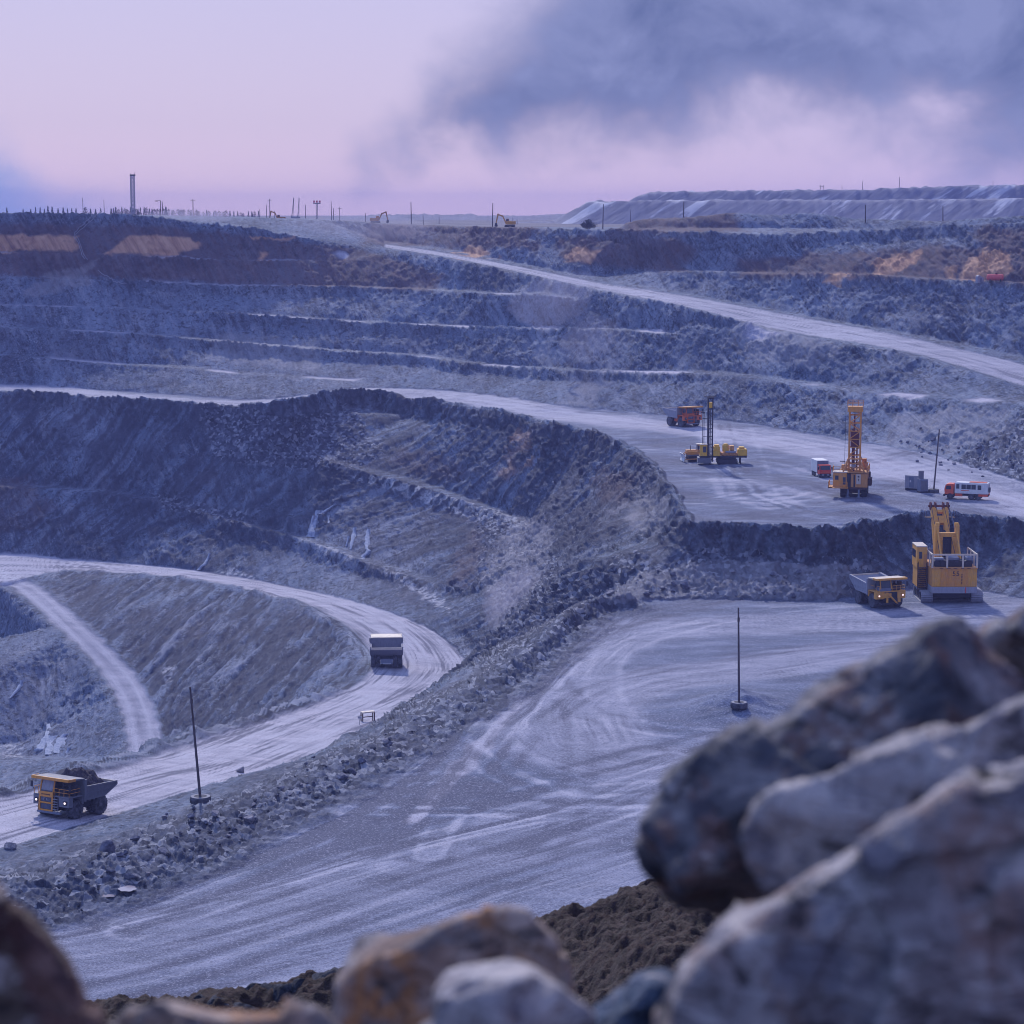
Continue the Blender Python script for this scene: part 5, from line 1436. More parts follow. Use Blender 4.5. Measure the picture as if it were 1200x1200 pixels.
skyline('skyline_ridge', 'low hazy ridge along the middle of the skyline', [(-80, 0), (-30, .9), (0, 1), (60, 1), (180, 0)], 0, 0,
        [(372, -9, 1750), (405, zat(255, 1750), 1750), (440, zat(252.5, 1750), 1750), (470, zat(251.5, 1750), 1750), (555, zat(251.5, 1750), 1750), (565, zat(253, 1750), 1750), (620, zat(253, 1750), 1750), (670, zat(251, 1750), 1750), (760, zat(251, 1750), 1750)])

# poles -----------------------------------------------------------------
for i, (px, pt, d, kind) in enumerate(POLES):
    a, b, c = ray(px, pt); x = a / b * d; zt = c / b * d
    if kind == 'frame' or d > 1400: zb = zat(225, d) - 2
    else: zb = (ground(x, d) if d < 1000 else PLAIN_Z) - .5
    h = zt - zb
    w = .2 if kind == 'stout' else .17
    m = MB()
    if kind == 'frame':
        m.tube((-.9, 0, 0), (-.9, 0, h), w, w, 6).tube((.9, 0, 0), (.9, 0, h), w, w, 6).tube((-1.4, 0, h * .9), (1.4, 0, h * .9), w, w, 6)
    else:
        m.tube((0, 0, 0), (random.uniform(-.2, .2), 0, h), w * 1.25, w * .8, 6)
        if kind == 'arm': m.tube((-1, 0, h * .93), (1, 0, h * .93), .09, .09, 5)
        if kind == 'lamp': m.tube((-1.3, 0, h - .1), (.2, 0, h - .1), .12, .12, 5).box(-2.0, -1.0, -.25, .25, h - .35, h, 0)
    o = m.build('rim_pole', 'pole'); o.location = (x, d, zb)
    tag(o, 'dark skyline pole, ' + names[i], 'pole', 'poles along the rim')

def lattice_tower(px, ptop, d, w):
    a, b, c = ray(px, ptop); x = a / b * d; zt = c / b * d; h = zt - PLAIN_Z
    r = empty('lattice_tower', (x, d, PLAIN_Z), R(20), 'tall pale lattice tower with a dark platform on the left skyline', 'tower')
    m = MB()
    for sx in (-1, 1):
        for sy in (-1, 1): m.box(sx * w - .14, sx * w + .14, sy * w - .14, sy * w + .14, 0, h - 1, 0)
    n = 12
    for k in range(n):
        z0 = (h - 1) * k / n; z1 = (h - 1) * (k + 1) / n
        for s in (-1, 1):
            m.tube((-w, s * w, z0), (w, s * w, z1), .14, .14, 5).tube((w, s * w, z0), (-w, s * w, z1), .14, .14, 5).tube((s * w, -w, z0), (s * w, w, z1), .09, .09, 5)
            m.tube((-w, s * w, z1), (w, s * w, z1), .12, .12, 5).tube((s * w, -w, z1), (s * w, w, z1), .12, .12, 5)
    m.build('frame', 'pale', r)
    MB().box(-w * 1.25, w * 1.5, -w * 1.25, w * 1.25, h - 1.1, h - .2, .05).tube((w * 1.3, 0, h - .3), (w * 1.3, 0, h + 1.0), .07).tube((-w * 1.1, 0, h - .3), (-w * 1.1, 0, h + .6), .07).build('platform', 'dark', r)
    MB().box(w * .2, w * 1.3, -w * 1.2, w * .2, 3.2, 4.8, .05).build('equipment_box', 'dark', r)
    return r
lattice_tower(155, 204, 1290, 1.0)
# floodlight mast
x, _ = rimz(371.5, 1150); a, b, c = ray(371.5, 235); zt = c / b * 1150
r = empty('floodlight_mast', (x, 1150, PLAIN_Z), 0, 'floodlight mast with a bank of red tipped lamps on the skyline', 'floodlight mast')
h = zt - PLAIN_Z
m = MB()
for sx in (-.35, .35):
    for sy in (-.35, .35): m.tube((sx, sy, 0), (sx, sy, h - 1.5), .1, .1, 5)
for k in range(8): m.tube((-.35, -.35, (h - 1.5) * k / 8), (.35, -.35, (h - 1.5) * (k + 1) / 8), .07, .07, 5)
m.build('mast', 'grey', r)
MB().box(-1.8, 1.8, -.4, .4, h - 1.6, h - 1.1, 0).build('crossbar', 'grey', r)
for q in (-1.4, 0, 1.4): MB().box(q - .4, q + .4, -.3, .3, h - 1.0, h, 0).build('lamp_head', 'pink', r)

def excavator(px, py, d, flip, label, mat, s=1.0):
    a, b, c = ray(px, py); x = a / b * d; z = ground(x, d) if d < 1000 else PLAIN_Z
    z = max(z, c / b * d) if d < 1000 else max(z, c / b * d)
    r = empty('excavator', (x, d, z), R(180) if flip else 0, label, 'excavator', 'excavators on the rim')
    r.scale = (s,) * 3
    for y in (-1.2, 1.2): track(r, -2.1, 2.1, y, .6, .95, 'dark', 'crawler_track', 4)
    MB().box(-2.3, 1.3, -1.4, 1.4, 1.1, 2.4, .12).build('house', mat, r)
    c_ = MB().prism([(.2, 2.4), (1.6, 2.4), (1.5, 3.3), (.4, 3.4)], .3, 1.3).box(1.25, 1.7, .3, 1.3, 1.15, 2.4, 0).build('cab', mat, r)
    MB().box(.5, 1.4, 1.28, 1.33, 2.45, 3.15, 0).build('window', 'glass', c_)
    MB().prism([(1.2, 1.5), (1.7, 1.4), (2.9, 4.0), (4.7, 4.8), (4.6, 5.2), (2.6, 4.6)], -.3, .3).build('boom', mat, r)
    MB().prism([(4.2, 5.3), (4.9, 5.3), (5.6, 1.6), (5.2, 1.5)], -.22, .22).build('stick', mat, r)
    MB().prism([(5.0, 1.7), (5.7, 1.7), (6.0, .6), (5.4, .15), (4.7, .4)], -.6, .6).build('bucket', 'dark', r)
    return r
excavator(597.5, 266.5, 908, True, 'yellow excavator digging with its arm bent on the far rim in the middle', 'yellow', 1.0)
excavator(440, 262, 1120, False, 'pale hazy excavator with its arm out farther left on the rim', 'rust', 1.1)
r = excavator(329, 260, 1010, True, 'ochre machine at the foot of the tallest pole of the left cluster', 'rust', .9)
# two drilling masts on a pale wagon, behind the ochre machine
d = 1100; x, _ = rimz(346, d)
r = empty('mast_wagon', (x, d, PLAIN_Z), 0, 'pale wagon carrying two slanted drilling masts on the left skyline', 'mast wagon')
MB().box(-2.0, 2.2, -1.2, 1.2, .8, 4.0, .05).build('wagon_body', 'pale', r)
for q in (-1.3, 1.3): MB().lathe([(.6, -1.25), (.6, -.8), (.1, -.78)], (q, 0, .6), 'y', 16).lathe([(.1, .78), (.6, .8), (.6, 1.25)], (q, 0, .6), 'y', 16).build('wheel', 'tyre', r)
for x0, x1, hh in ((-1.4, -.6, 12.8), (1.4, 1.9, 12.6)):
    m = MB().tube((x0 - .25, 0, 3.5), (x1 - .08, 0, hh), .12, .12, 5).tube((x0 + .25, 0, 3.5), (x1 + .08, 0, hh), .12, .12, 5)
    m.tube((x0 - 1.2, 0, 1), (x0 + .1, 0, 6), .1, .1, 5)
    m.build('mast', 'grey', r)

# trees -------------------------------------------------------------------
def leaf_mat(name, a, b):
    m, nt, bs = new_mat(name)
    n = nt.noise(nt.node('ShaderNodeTexCoord').outputs['Object'], .8, 4, .6)
    nt.put(bs.inputs['Base Color'], nt.mix(nt.rng(n, .3, .7), a, b)); bs.inputs['Roughness'].default_value = .8
    return m
MAT['needle'] = leaf_mat('needles', (.02, .028, .035), (.05, .06, .065)); MAT['twig'] = leaf_mat('twigs', (.06, .045, .05), (.12, .09, .10))
def conifer(seed, h, kind):
    rnd = random.Random(seed)
    root = empty('conifer' if kind == 'needle' else 'bare_tree')
    MB().tube((0, 0, 0), (0, 0, h * .95), .16, .03, 6).build('trunk', 'pole', root)
    bm = bmesh.new()
    n = 220
    for k in range(n):
        f = rnd.random() ** .8
        z = h * (.12 + .88 * f) if kind == 'needle' else h * (.3 + .65 * f)
        rad = (h * .17 * (1 - f) + .12) * rnd.uniform(.5, 1.1) if kind == 'needle' else h * .22 * math.sqrt(max(.05, 1 - (2 * f - 1) ** 2)) * rnd.uniform(.3, 1.1)
        t = rnd.uniform(0, 6.283); c = Vector((rad * math.cos(t), rad * math.sin(t), z - rad * .3))
        s = rnd.uniform(.25, .55) if kind == 'needle' else rnd.uniform(.15, .4)
        q = Euler((rnd.uniform(0, 6), rnd.uniform(0, 6), rnd.uniform(0, 6))).to_matrix()
        vs_ = [bm.verts.new(c + q @ Vector(p_)) for p_ in ((-s, -s * .5, 0), (s, -s * .4, .1 * s), (s * .2, s, -.2 * s))]
        bm.faces.new(vs_)
    me = bpy.data.meshes.new('crown'); bm.to_mesh(me); bm.free(); me.materials.append(MAT[kind])
    o = bpy.data.objects.new('crown', me); COL.objects.link(o); o.parent = root
    return root
protos = [conifer(11, 11, 'needle'), conifer(12, 9, 'needle'), conifer(13, 9, 'twig'), conifer(14, 12, 'needle')]
used_p = set()
tr_spots = [(8,243.5),(27,245),(36,245),(41.5,243),(47,243),(52,245),(56,241.5),(61,242.5),(68,244),(74,243.5),(79,244.5),(84,244),(89,244),(100,242),(106,245),(112,245),(118,244)]
tr_spots += [(130 + 3.2 * k + random.uniform(-1, 1), 243.5 + random.uniform(-1.2, 1.6)) for k in range(22)] + [(200 + 4.1 * k + random.uniform(-1.5, 1.5), 245.5 + .03 * k * 4 + random.uniform(-1.5, 1.5)) for k in range(26)]
for i, (px, pt) in enumerate(tr_spots):
    d = random.uniform(1350, 1650)
    bare = (px > 125 and random.random() < .55) or 99 < px < 103
    k = 2 if bare else random.choice([0, 1, 3])
    pr = protos[k]
    o = pr if k not in used_p else copy_tree(pr)
    used_p.add(k)
    a, b, c = ray(px, pt); zt = c / b * d
    h = zt - PLAIN_Z
    o.location = (a / b * d, d, PLAIN_Z); s = max(.55, h / (11, 9, 9, 12)[k]); o.scale = (s, s, s); o.rotation_euler = (0, 0, random.uniform(0, 6))
    tag(o, 'small bare grey tree among the far tree line behind the left rim' if bare else 'small dark pointed conifer in the far tree line behind the left rim', 'tree', 'bare trees on the left skyline' if bare else 'conifers on the left skyline')
# bush on the rim
a, b, c = ray(688, 270); d = 880
def bush():
    rnd = random.Random(5); x = a / b * d; z = ground(x, d)
    root = empty('bush', (x, d, z - .2), 0, 'dark leafless bush growing on the rim left of the stout pole', 'bush')
    st = MB()
    tips = []
    for k in range(26):
        t = rnd.uniform(0, 6.28); L = rnd.uniform(2.0, 3.6); sp = rnd.uniform(.2, 1.3)
        e = Vector((math.cos(t) * sp * 2.6, math.sin(t) * sp * 1.5, L * (1.1 - .35 * sp)))
        st.tube((0, 0, 0), e * .6, .08, .05, 5).tube(e * .6, e, .05, .02, 5); tips += [e * q for q in (.6, .75, .9, 1)]
    st.build('stem', 'pole', root)
    bm = bmesh.new()
    for e in tips:
        for _ in range(9):
            c_ = e + Vector((rnd.gauss(0, .45), rnd.gauss(0, .4), rnd.gauss(0, .4))); s = rnd.uniform(.12, .3)
            q = Euler((rnd.uniform(0, 6), rnd.uniform(0, 6), 0)).to_matrix()
            bm.faces.new([bm.verts.new(c_ + q @ Vector(p_)) for p_ in ((-s, -s * .4, 0), (s, -s * .3, 0), (0, s, 0))])
    me = bpy.data.meshes.new('foliage'); bm.to_mesh(me); bm.free(); me.materials.append(MAT['needle'])
    o = bpy.data.objects.new('foliage', me); COL.objects.link(o); o.parent = root
bush()

# pipes over the left wall ---------------------------------------------
def draped(name, label, pts, r, mat, cat, lift=.25, grp=None):
    P = []
    for q0, q1 in zip(pts[:-1], pts[1:]):
        for t in np.linspace(0, 1, 7)[:-1]: P.append(gpx(q0[0] + (q1[0] - q0[0]) * t, q0[1] + (q1[1] - q0[1]) * t))
    P.append(gpx(*pts[-1]))
    P = [(p_[0], p_[1] - .5, p_[2] + lift) for p_ in P]
    o = MB().path(P, r, 6).build(name, mat); tag(o, label, cat, grp)
draped('pipeline', 'pale pipe zigzagging down the left wall, upper of the pair', [(112, 252), (104, 259), (88, 275), (87, 280), (92, 286), (97, 303), (100, 306)], .10, 'pale', 'pipe', .5, 'pipes on the left wall')
draped('pipeline', 'pale pipe zigzagging down the left wall, lower of the pair', [(116, 252), (108, 260), (89, 277), (93, 284), (99, 302), (103, 307)], .10, 'pale', 'pipe', .5, 'pipes on the left wall')
draped('pipeline', 'pale pipe running down across the dark band on the left wall', [(115, 319), (124, 326), (135, 333), (148, 335)], .10, 'pale', 'pipe', .5, 'pipes on the left wall')

# frozen seepage on the rock faces ---------------------------------------
def ice_mat():
    m, nt, bs = new_mat('ice')
    n = nt.noise(nt.map(nt.node('ShaderNodeNewGeometry').outputs['Position'], (1, 1, .25)), 1.5, 5, .6)
    nt.put(bs.inputs['Base Color'], nt.mix(nt.rng(n, .3, .7), (.20, .24, .36), (.42, .45, .56))); bs.inputs['Roughness'].default_value = .8; bs.inputs['Specular IOR Level'].default_value = .15
    nt.put(bs.inputs['Normal'], nt.bump(n, .5, .5))
    return m
ICE = ice_mat()
def ice(label, strands):
    m = MB()
    for s in strands:
        f_ = crom([(q[0], q[1], q[2]) for q in s], 4)
        pts = [list(gpx(q[0], q[1])) for q in f_]; n = len(pts)
        ys = [p_[1] for p_ in pts]
        for i in range(n):
            a_ = sum(ys[max(0, i - 2):i + 3]) / len(ys[max(0, i - 2):i + 3])
            pts[i] = PD(f_[i][0], f_[i][1], min(a_, ys[i] + .2) - .8)
        rows = []
        for i in range(n):
            w_ = max(.25, f_[i][2]) * 1.05; row = []
            for k in range(9):
                t = -1 + k / 4; j_ = .25 * math.sin(5.1 * k + .9 * i) * w_
                row.append(m.bm.verts.new(Vector(pts[i]) + Vector((t * w_ * (1 + .18 * math.sin(2.3 * i + k)), .55 - .75 * math.cos(t * 1.5) - .18 * math.sin(4.2 * k), 0))))
            rows.append(row)
        for ra, rb_ in zip(rows[:-1], rows[1:]):
            for k in range(8): m.bm.faces.new((ra[k], ra[k + 1], rb_[k + 1], rb_[k]))
    o = m.build('icefall', ICE, None, True); tag(o, label, 'ice', 'frozen seepage on the pit walls')
ice('widest pale icefall at the left end of the lower rock face', [[(374, 598, .9), (370, 610, .8), (367, 622, 1.2), (366, 629, 1.6)], [(392, 592, .4), (383, 598, .7), (376, 602, .9)], [(368, 604, .4), (363, 622, .5)], [(385, 604, .3), (385, 613, .25)]])
ice('thin slanting icefall left of the longest one', [[(416, 618, .4), (414, 630, .6), (411, 644, .4)], [(409, 628, .3), (406, 640, .3)]])
ice('long icefall with a curled foot right of the other rock face ice', [[(432, 620, .4), (431, 632, .8), (430, 642, .5), (432, 646, .7), (423, 655, .8)]])
ice('broad ribbed icefall at the bottom of the left pit', [[(56, 848, .3), (57, 860, .8), (52, 872, 1.3), (45, 881, 1.2)], [(62, 862, .9), (60, 873, 1.0), (56, 884, .8)]])
ice('second ribbed icefall at the bottom of the left pit near the berm', [[(77, 860, .6), (71, 868, 1.0), (68, 882, 1.2)], [(81, 876, .4), (79, 883, .5)]])
ice('narrow ice streak alone high on the left pit wall', [[(26, 797, .4), (22, 806, .5), (12, 818, .3)]])
ice('small ice streak just above the far haul road', [[(246, 648, .3), (242, 658, .5), (233, 668, .7)]])

# meltwater at the road edges ---------------------------------------------
def water_mat():
    m, nt, bs = new_mat('meltwater'); bs.inputs['Base Color'].default_value = (.25, .22, .28, 1); bs.inputs['Roughness'].default_value = .12; bs.inputs['Specular IOR Level'].default_value = 1
    nt.put(bs.inputs['Normal'], nt.bump(nt.noise(nt.node('ShaderNodeNewGeometry').outputs['Position'], 2.5, 3, .5), .12, .1))
    return m
WAT = water_mat()
def puddle(label, px, py, rx, ry, seed):
    g_ = gpx(px, py); bm = bmesh.new(); n = 26
    vs_ = []
    for k in range(n):
        t = 2 * math.pi * k / n; q = 1 + .35 * float(perlin(np.array([math.cos(t) * 1.5]), np.array([math.sin(t) * 1.5]), np.array([seed * 1.7]), seed)[0])
        vs_.append(bm.verts.new((g_[0] + rx * q * math.cos(t), g_[1] + ry * q * math.sin(t), g_[2] + .12)))
    bm.faces.new(vs_)
    me = bpy.data.meshes.new('puddle'); bm.to_mesh(me); bm.free(); me.materials.append(WAT)
    o = bpy.data.objects.new('puddle', me); COL.objects.link(o); tag(o, label, 'puddle', 'puddles of meltwater', 'structure')
puddle('small bright puddle below the rubble at the left of the pit floor', 149, 1046.5, .9, 1.0, 4)
puddle('sliver of bright water left of the small bright puddle', 122, 1051, 1.2, .6, 6)
# ----------------------------------------------------------------------------
# rubble: boulders one by one
# ----------------------------------------------------------------------------
MAT['boulder'] = rock_mat('blue_grey_boulder', (.06, .065, .11), (.14, .145, .21), (.26, .26, .34), 1.0)
MAT['boulder_pale'] = rock_mat('pale_boulder', (.16, .15, .19), (.28, .26, .31), (.42, .39, .44), 1.0)
MAT['boulder_dark'] = rock_mat('dark_boulder', (.018, .02, .035), (.05, .055, .085), (.13, .135, .18), 2.0)
def rock_proto(seed, mat):
    rnd = np.random.RandomState(seed)
    bm = bmesh.new(); bmesh.ops.create_icosphere(bm, subdivisions=4, radius=1)
    V = np.array([v.co for v in bm.verts])
    for k in range(9):
        n = rnd.normal(size=3); n /= np.linalg.norm(n); h = rnd.uniform(.45, .8)
        dd = V @ n; V = V - np.clip(dd - h, 0, None)[:, None] * n[None, :]
    V *= rnd.uniform(.8, 1.2, 3)[None, :]
    V += (V / np.linalg.norm(V, axis=1)[:, None]) * (.07 * fbm(V[:, 0] * 2, V[:, 1] * 2, V[:, 2] * 2 + seed, 4, seed))[:, None]
    for v, c in zip(bm.verts, V): v.co = c
    me = bpy.data.meshes.new('boulder'); bm.to_mesh(me); bm.free(); me.materials.append(MAT[mat])
    return me
PROTO = {m: [rock_proto(700 + 10 * i + k, m) for k in range(5)] for i, m in enumerate(('boulder', 'boulder_pale', 'boulder_dark'))}
rb = random.Random(21)
def boulder(px, py, size, mat, label, group=None, name='boulder', flat_=.75, at=None):
    p_ = at or gpx(px, py)
    me = rb.choice(PROTO[mat])
    o = bpy.data.objects.new(name, me); COL.objects.link(o)
    o.location = (p_[0], p_[1], p_[2] + size * .18)
    o.scale = (size * rb.uniform(.4, .62), size * rb.uniform(.4, .6), size * flat_ * rb.uniform(.38, .55))
    o.rotation_euler = (rb.uniform(-.3, .3), rb.uniform(-.3, .3), rb.uniform(0, 6.28))
    return tag(o, label, 'boulder', group)
for px, py, s, m, l in ((282, 905, 1.7, 'boulder_pale', 'squarish pale pink boulder right at the edge of the near haul road'),
                        (128, 998, 2.1, 'boulder', 'largest flat topped boulder in the rubble below the loaded truck'),
                        (12, 995, 1.5, 'boulder', 'round boulder on the low bank at the left edge below the loaded truck'),
                        (159, 989, 1.2, 'boulder', 'rounded boulder just right of the largest flat topped one'),
                        (192, 1001, 1.4, 'boulder_pale', 'wedge shaped boulder below the tyre based pole'),
                        (252, 957, 1.2, 'boulder_pale', 'pale boulder just right of the near tyre base'),
                        (292, 965, 1.3, 'boulder_pale', 'pale upright block low in the rubble right of the near tyre base'),
                        (173, 1026, .8, 'boulder_pale', 'bright small stone at the foot of the rubble near the puddles'),
                        (716, 697, 1.6, 'boulder_pale', 'pale boulder at the upper left corner of the pit floor'),
                        (888, 692, 1.5, 'boulder_pale', 'pale boulder on the talus left of the waiting truck'),
                        (803, 690, 1.8, 'boulder', 'large boulder in the pile below the bench corner'),
                        (640, 612, 1.3, 'boulder_pale', 'lone pale rock high on the dusty gully')):
    boulder(px, py, s, m, l)
G1 = 'boulders of the windrow between the haul road and the pit floor'
G2 = 'stones on the talus under the drilling bench'
G3 = 'stones at the foot of the upper wall'
for k in range(120):
    t = rb.random(); px = 60 + 430 * t; mid = np.interp(px, [60, 100, 200, 300, 400, 490], [1040, 1028, 990, 946, 900, 850])
    py = mid + rb.gauss(0, 1) * (20 - 12 * t)
    boulder(px, py, min(1.7, .38 * math.exp(rb.gauss(.25, .45))), rb.choice(['boulder', 'boulder', 'boulder_pale', 'boulder_dark']), 'angular grey stone in the rubble windrow along the near haul road', G1)
for k in range(70):
    px = rb.uniform(690, 1000); py = rb.uniform(668, 702)
    boulder(px, py, min(1.6, .4 * math.exp(rb.gauss(.3, .45))), rb.choice(['boulder', 'boulder', 'boulder_pale']), 'angular stone on the talus below the drilling bench', G2)
for k in range(50):
    px = rb.uniform(1050, 1198); py = 520 + (px - 1050) * .22 + rb.gauss(0, 10)
    boulder(px, py, min(1.6, .5 * math.exp(rb.gauss(.25, .4))), rb.choice(['boulder', 'boulder_pale', 'boulder']), 'angular stone at the foot of the wall behind the crew truck', G3)

# ----------------------------------------------------------------------------
# the rim where the photographer stands: bank, soil ledge, foreground rocks
# ----------------------------------------------------------------------------
def soil_mat():
    m, nt, bs = new_mat('brown_soil')
    co = nt.node('ShaderNodeNewGeometry').outputs['Position']
    n = nt.noise(co, 1.6, 6, .65); n2 = nt.noise(co, 7, 5, .7)
    c = nt.mix(nt.rng(n2, .3, .7), (.012, .007, .010), (.055, .030, .032))
    c = nt.mix(nt.math('MULTIPLY', nt.rng(n, .58, .70), nt.rng(n2, .4, .6)), c, (.085, .055, .045))
    v = nt.voro(co, 5)
    c = nt.mix(nt.rng(v, .05, .3, .6, 0), c, (.012, .008, .012))
    nt.put(bs.inputs['Base Color'], c); bs.inputs['Roughness'].default_value = .95
    nt.put(bs.inputs['Normal'], nt.bump(nt.math('ADD', n2, n), .8, .15))
    return m
crest_px = [-1500, 0, 150, 230, 300, 400, 520, 640, 690, 740, 780, 820, 1000, 2700]
crest_py = [1240, 1225, 1214, 1202, 1194, 1176, 1150, 1118, 1100, 1070, 1058, 1056, 1050, 1050]
dr = np.concatenate([np.linspace(-40, .5, 24), np.linspace(.8, 14, 90), np.linspace(14.1, 33, 330), np.linspace(33.3, 80, 60)])
ar = np.linspace(-R(34), R(34), 900)
DR = np.repeat(dr[:, None], len(ar), 1)
AR = np.tan(ar)[None, :] * np.where(DR < 6, 6, DR)
pc = 600 + np.tan(ar) * F
zc = -(np.interp(pc, crest_px, crest_py) - 245) / F * 29.5
led = zc[None, :] + .085 * (29.5 - DR)
top_ = -1.9 - .03 * np.maximum(DR, 0)
f = sstep(2.6, 12, DR)
ZR = top_ * (1 - f) + led * f
past = np.clip(DR - 29.5, 0, None)
ZR = np.where(DR > 29.5, zc[None, :] - .15 * past - 1.25 * np.clip(past - .6, 0, None) ** 1.0, ZR)
ZR = np.maximum(ZR, -60)
cl = np.abs(perlin(AR / .5, DR / .5, 0 * DR, 610)) + .6 * np.abs(perlin(AR / .22, DR / .22, 0 * DR, 611)) + 1.2 * fbm(AR / 1.6, DR / 1.6, 0 * DR, 3, 612)
ZR = ZR + sstep(5, 14, DR) * (.05 * cl + .55 * fbm(AR / 1.3, DR / 1.3, 0 * DR, 7, 615, .66) + .10 * ridged(AR / .35, DR / .35, 0 * DR, 3, 616)) + .05 * perlin(AR / .6, DR / .6, 0 * DR, 613)
me, _ = grid_mesh('rim_bank', np.stack([AR.ravel(), DR.ravel(), ZR.ravel()], -1), len(dr), len(ar)); me.materials.append(soil_mat())
o = bpy.data.objects.new('rim_bank', me); COL.objects.link(o); tag(o, 'dark brown soil ledge on the near rim of the pit', 'bank', None, 'structure')
for k in range(46):
    px = rb.uniform(195, 405) if k < 34 else rb.uniform(640, 700)
    d = 29.4 + rb.uniform(-.7, .5)
    y_ = np.interp(px, crest_px, crest_py)
    z = -(y_ - 245) / F * 29.5 - (.1 if k < 34 else .3)
    boulder(px, 0, rb.uniform(.18, .5), 'boulder_dark', 'dark angular stone on the crest of the near soil ledge', 'stones on the near ledge', 'stone', 1.0, ((px - 600) / F * d, d, z))

def fg_mat(name, a, b, c, spot, s2):
    m, nt, bs = new_mat(name)
    co = nt.node('ShaderNodeNewGeometry').outputs['Position']
    n = nt.noise(co, 5, 6, .6, .5); n2 = nt.noise(co, 22, 6, .7); n3 = nt.noise(nt.map(co, loc=(7, 3, 1)), 6.5, 5, .6, .4); n4 = nt.noise(nt.map(co, loc=(1, 9, 4)), 9, 5, .6, .3)
    col = nt.ramp(n, [(.36, a), (.49, b), (.60, c)])
    col = nt.mix(nt.rng(n3, .54, .60, 0, .85), col, spot)
    col = nt.mix(nt.rng(n4, .54, .60, 0, .8), col, s2)
    n5 = nt.noise(nt.map(co, (1, 1, 2.6), (0, .5, .3), (4, 4, 2)), 7, 5, .65, .6)
    col = nt.mix(nt.rng(n5, .44, .37, 0, .8), col, (.025, .022, .035))
    col = nt.mix(nt.rng(n5, .58, .66, 0, .6), col, (.55, .50, .52))
    col = nt.mix(nt.rng(n2, .45, .28, 0, .55), col, (.015, .012, .02)); col = nt.mix(nt.rng(n2, .58, .75, 0, .35), col, (.6, .56, .58))
    nt.put(bs.inputs['Base Color'], col); bs.inputs['Roughness'].default_value = .85; bs.inputs['Specular IOR Level'].default_value = .3
    nt.put(bs.inputs['Normal'], nt.bump(nt.math('ADD', n, nt.math('ADD', nt.math('MULTIPLY', n2, .35), n5)), 1.0, .05))
    return m
FG = dict(slab=fg_mat('slab_rock', (.045, .048, .075), (.13, .125, .155), (.27, .25, .28), (.17, .105, .105), (.06, .065, .10)),
          pale=fg_mat('pale_rock', (.12, .10, .12), (.30, .27, .30), (.48, .43, .45), (.27, .19, .185), (.17, .16, .21)),
          brown=fg_mat('brown_rock', (.05, .022, .025), (.12, .06, .058), (.20, .12, .11), (.07, .04, .05), (.12, .10, .09)),
          tan=fg_mat('tan_rock', (.16, .10, .09), (.32, .22, .19), (.46, .36, .33), (.40, .19, .09), (.2, .18, .2)),
          blue=fg_mat('blue_rock', (.02, .035, .08), (.05, .085, .16), (.10, .13, .21), (.03, .05, .1), (.12, .13, .2)))
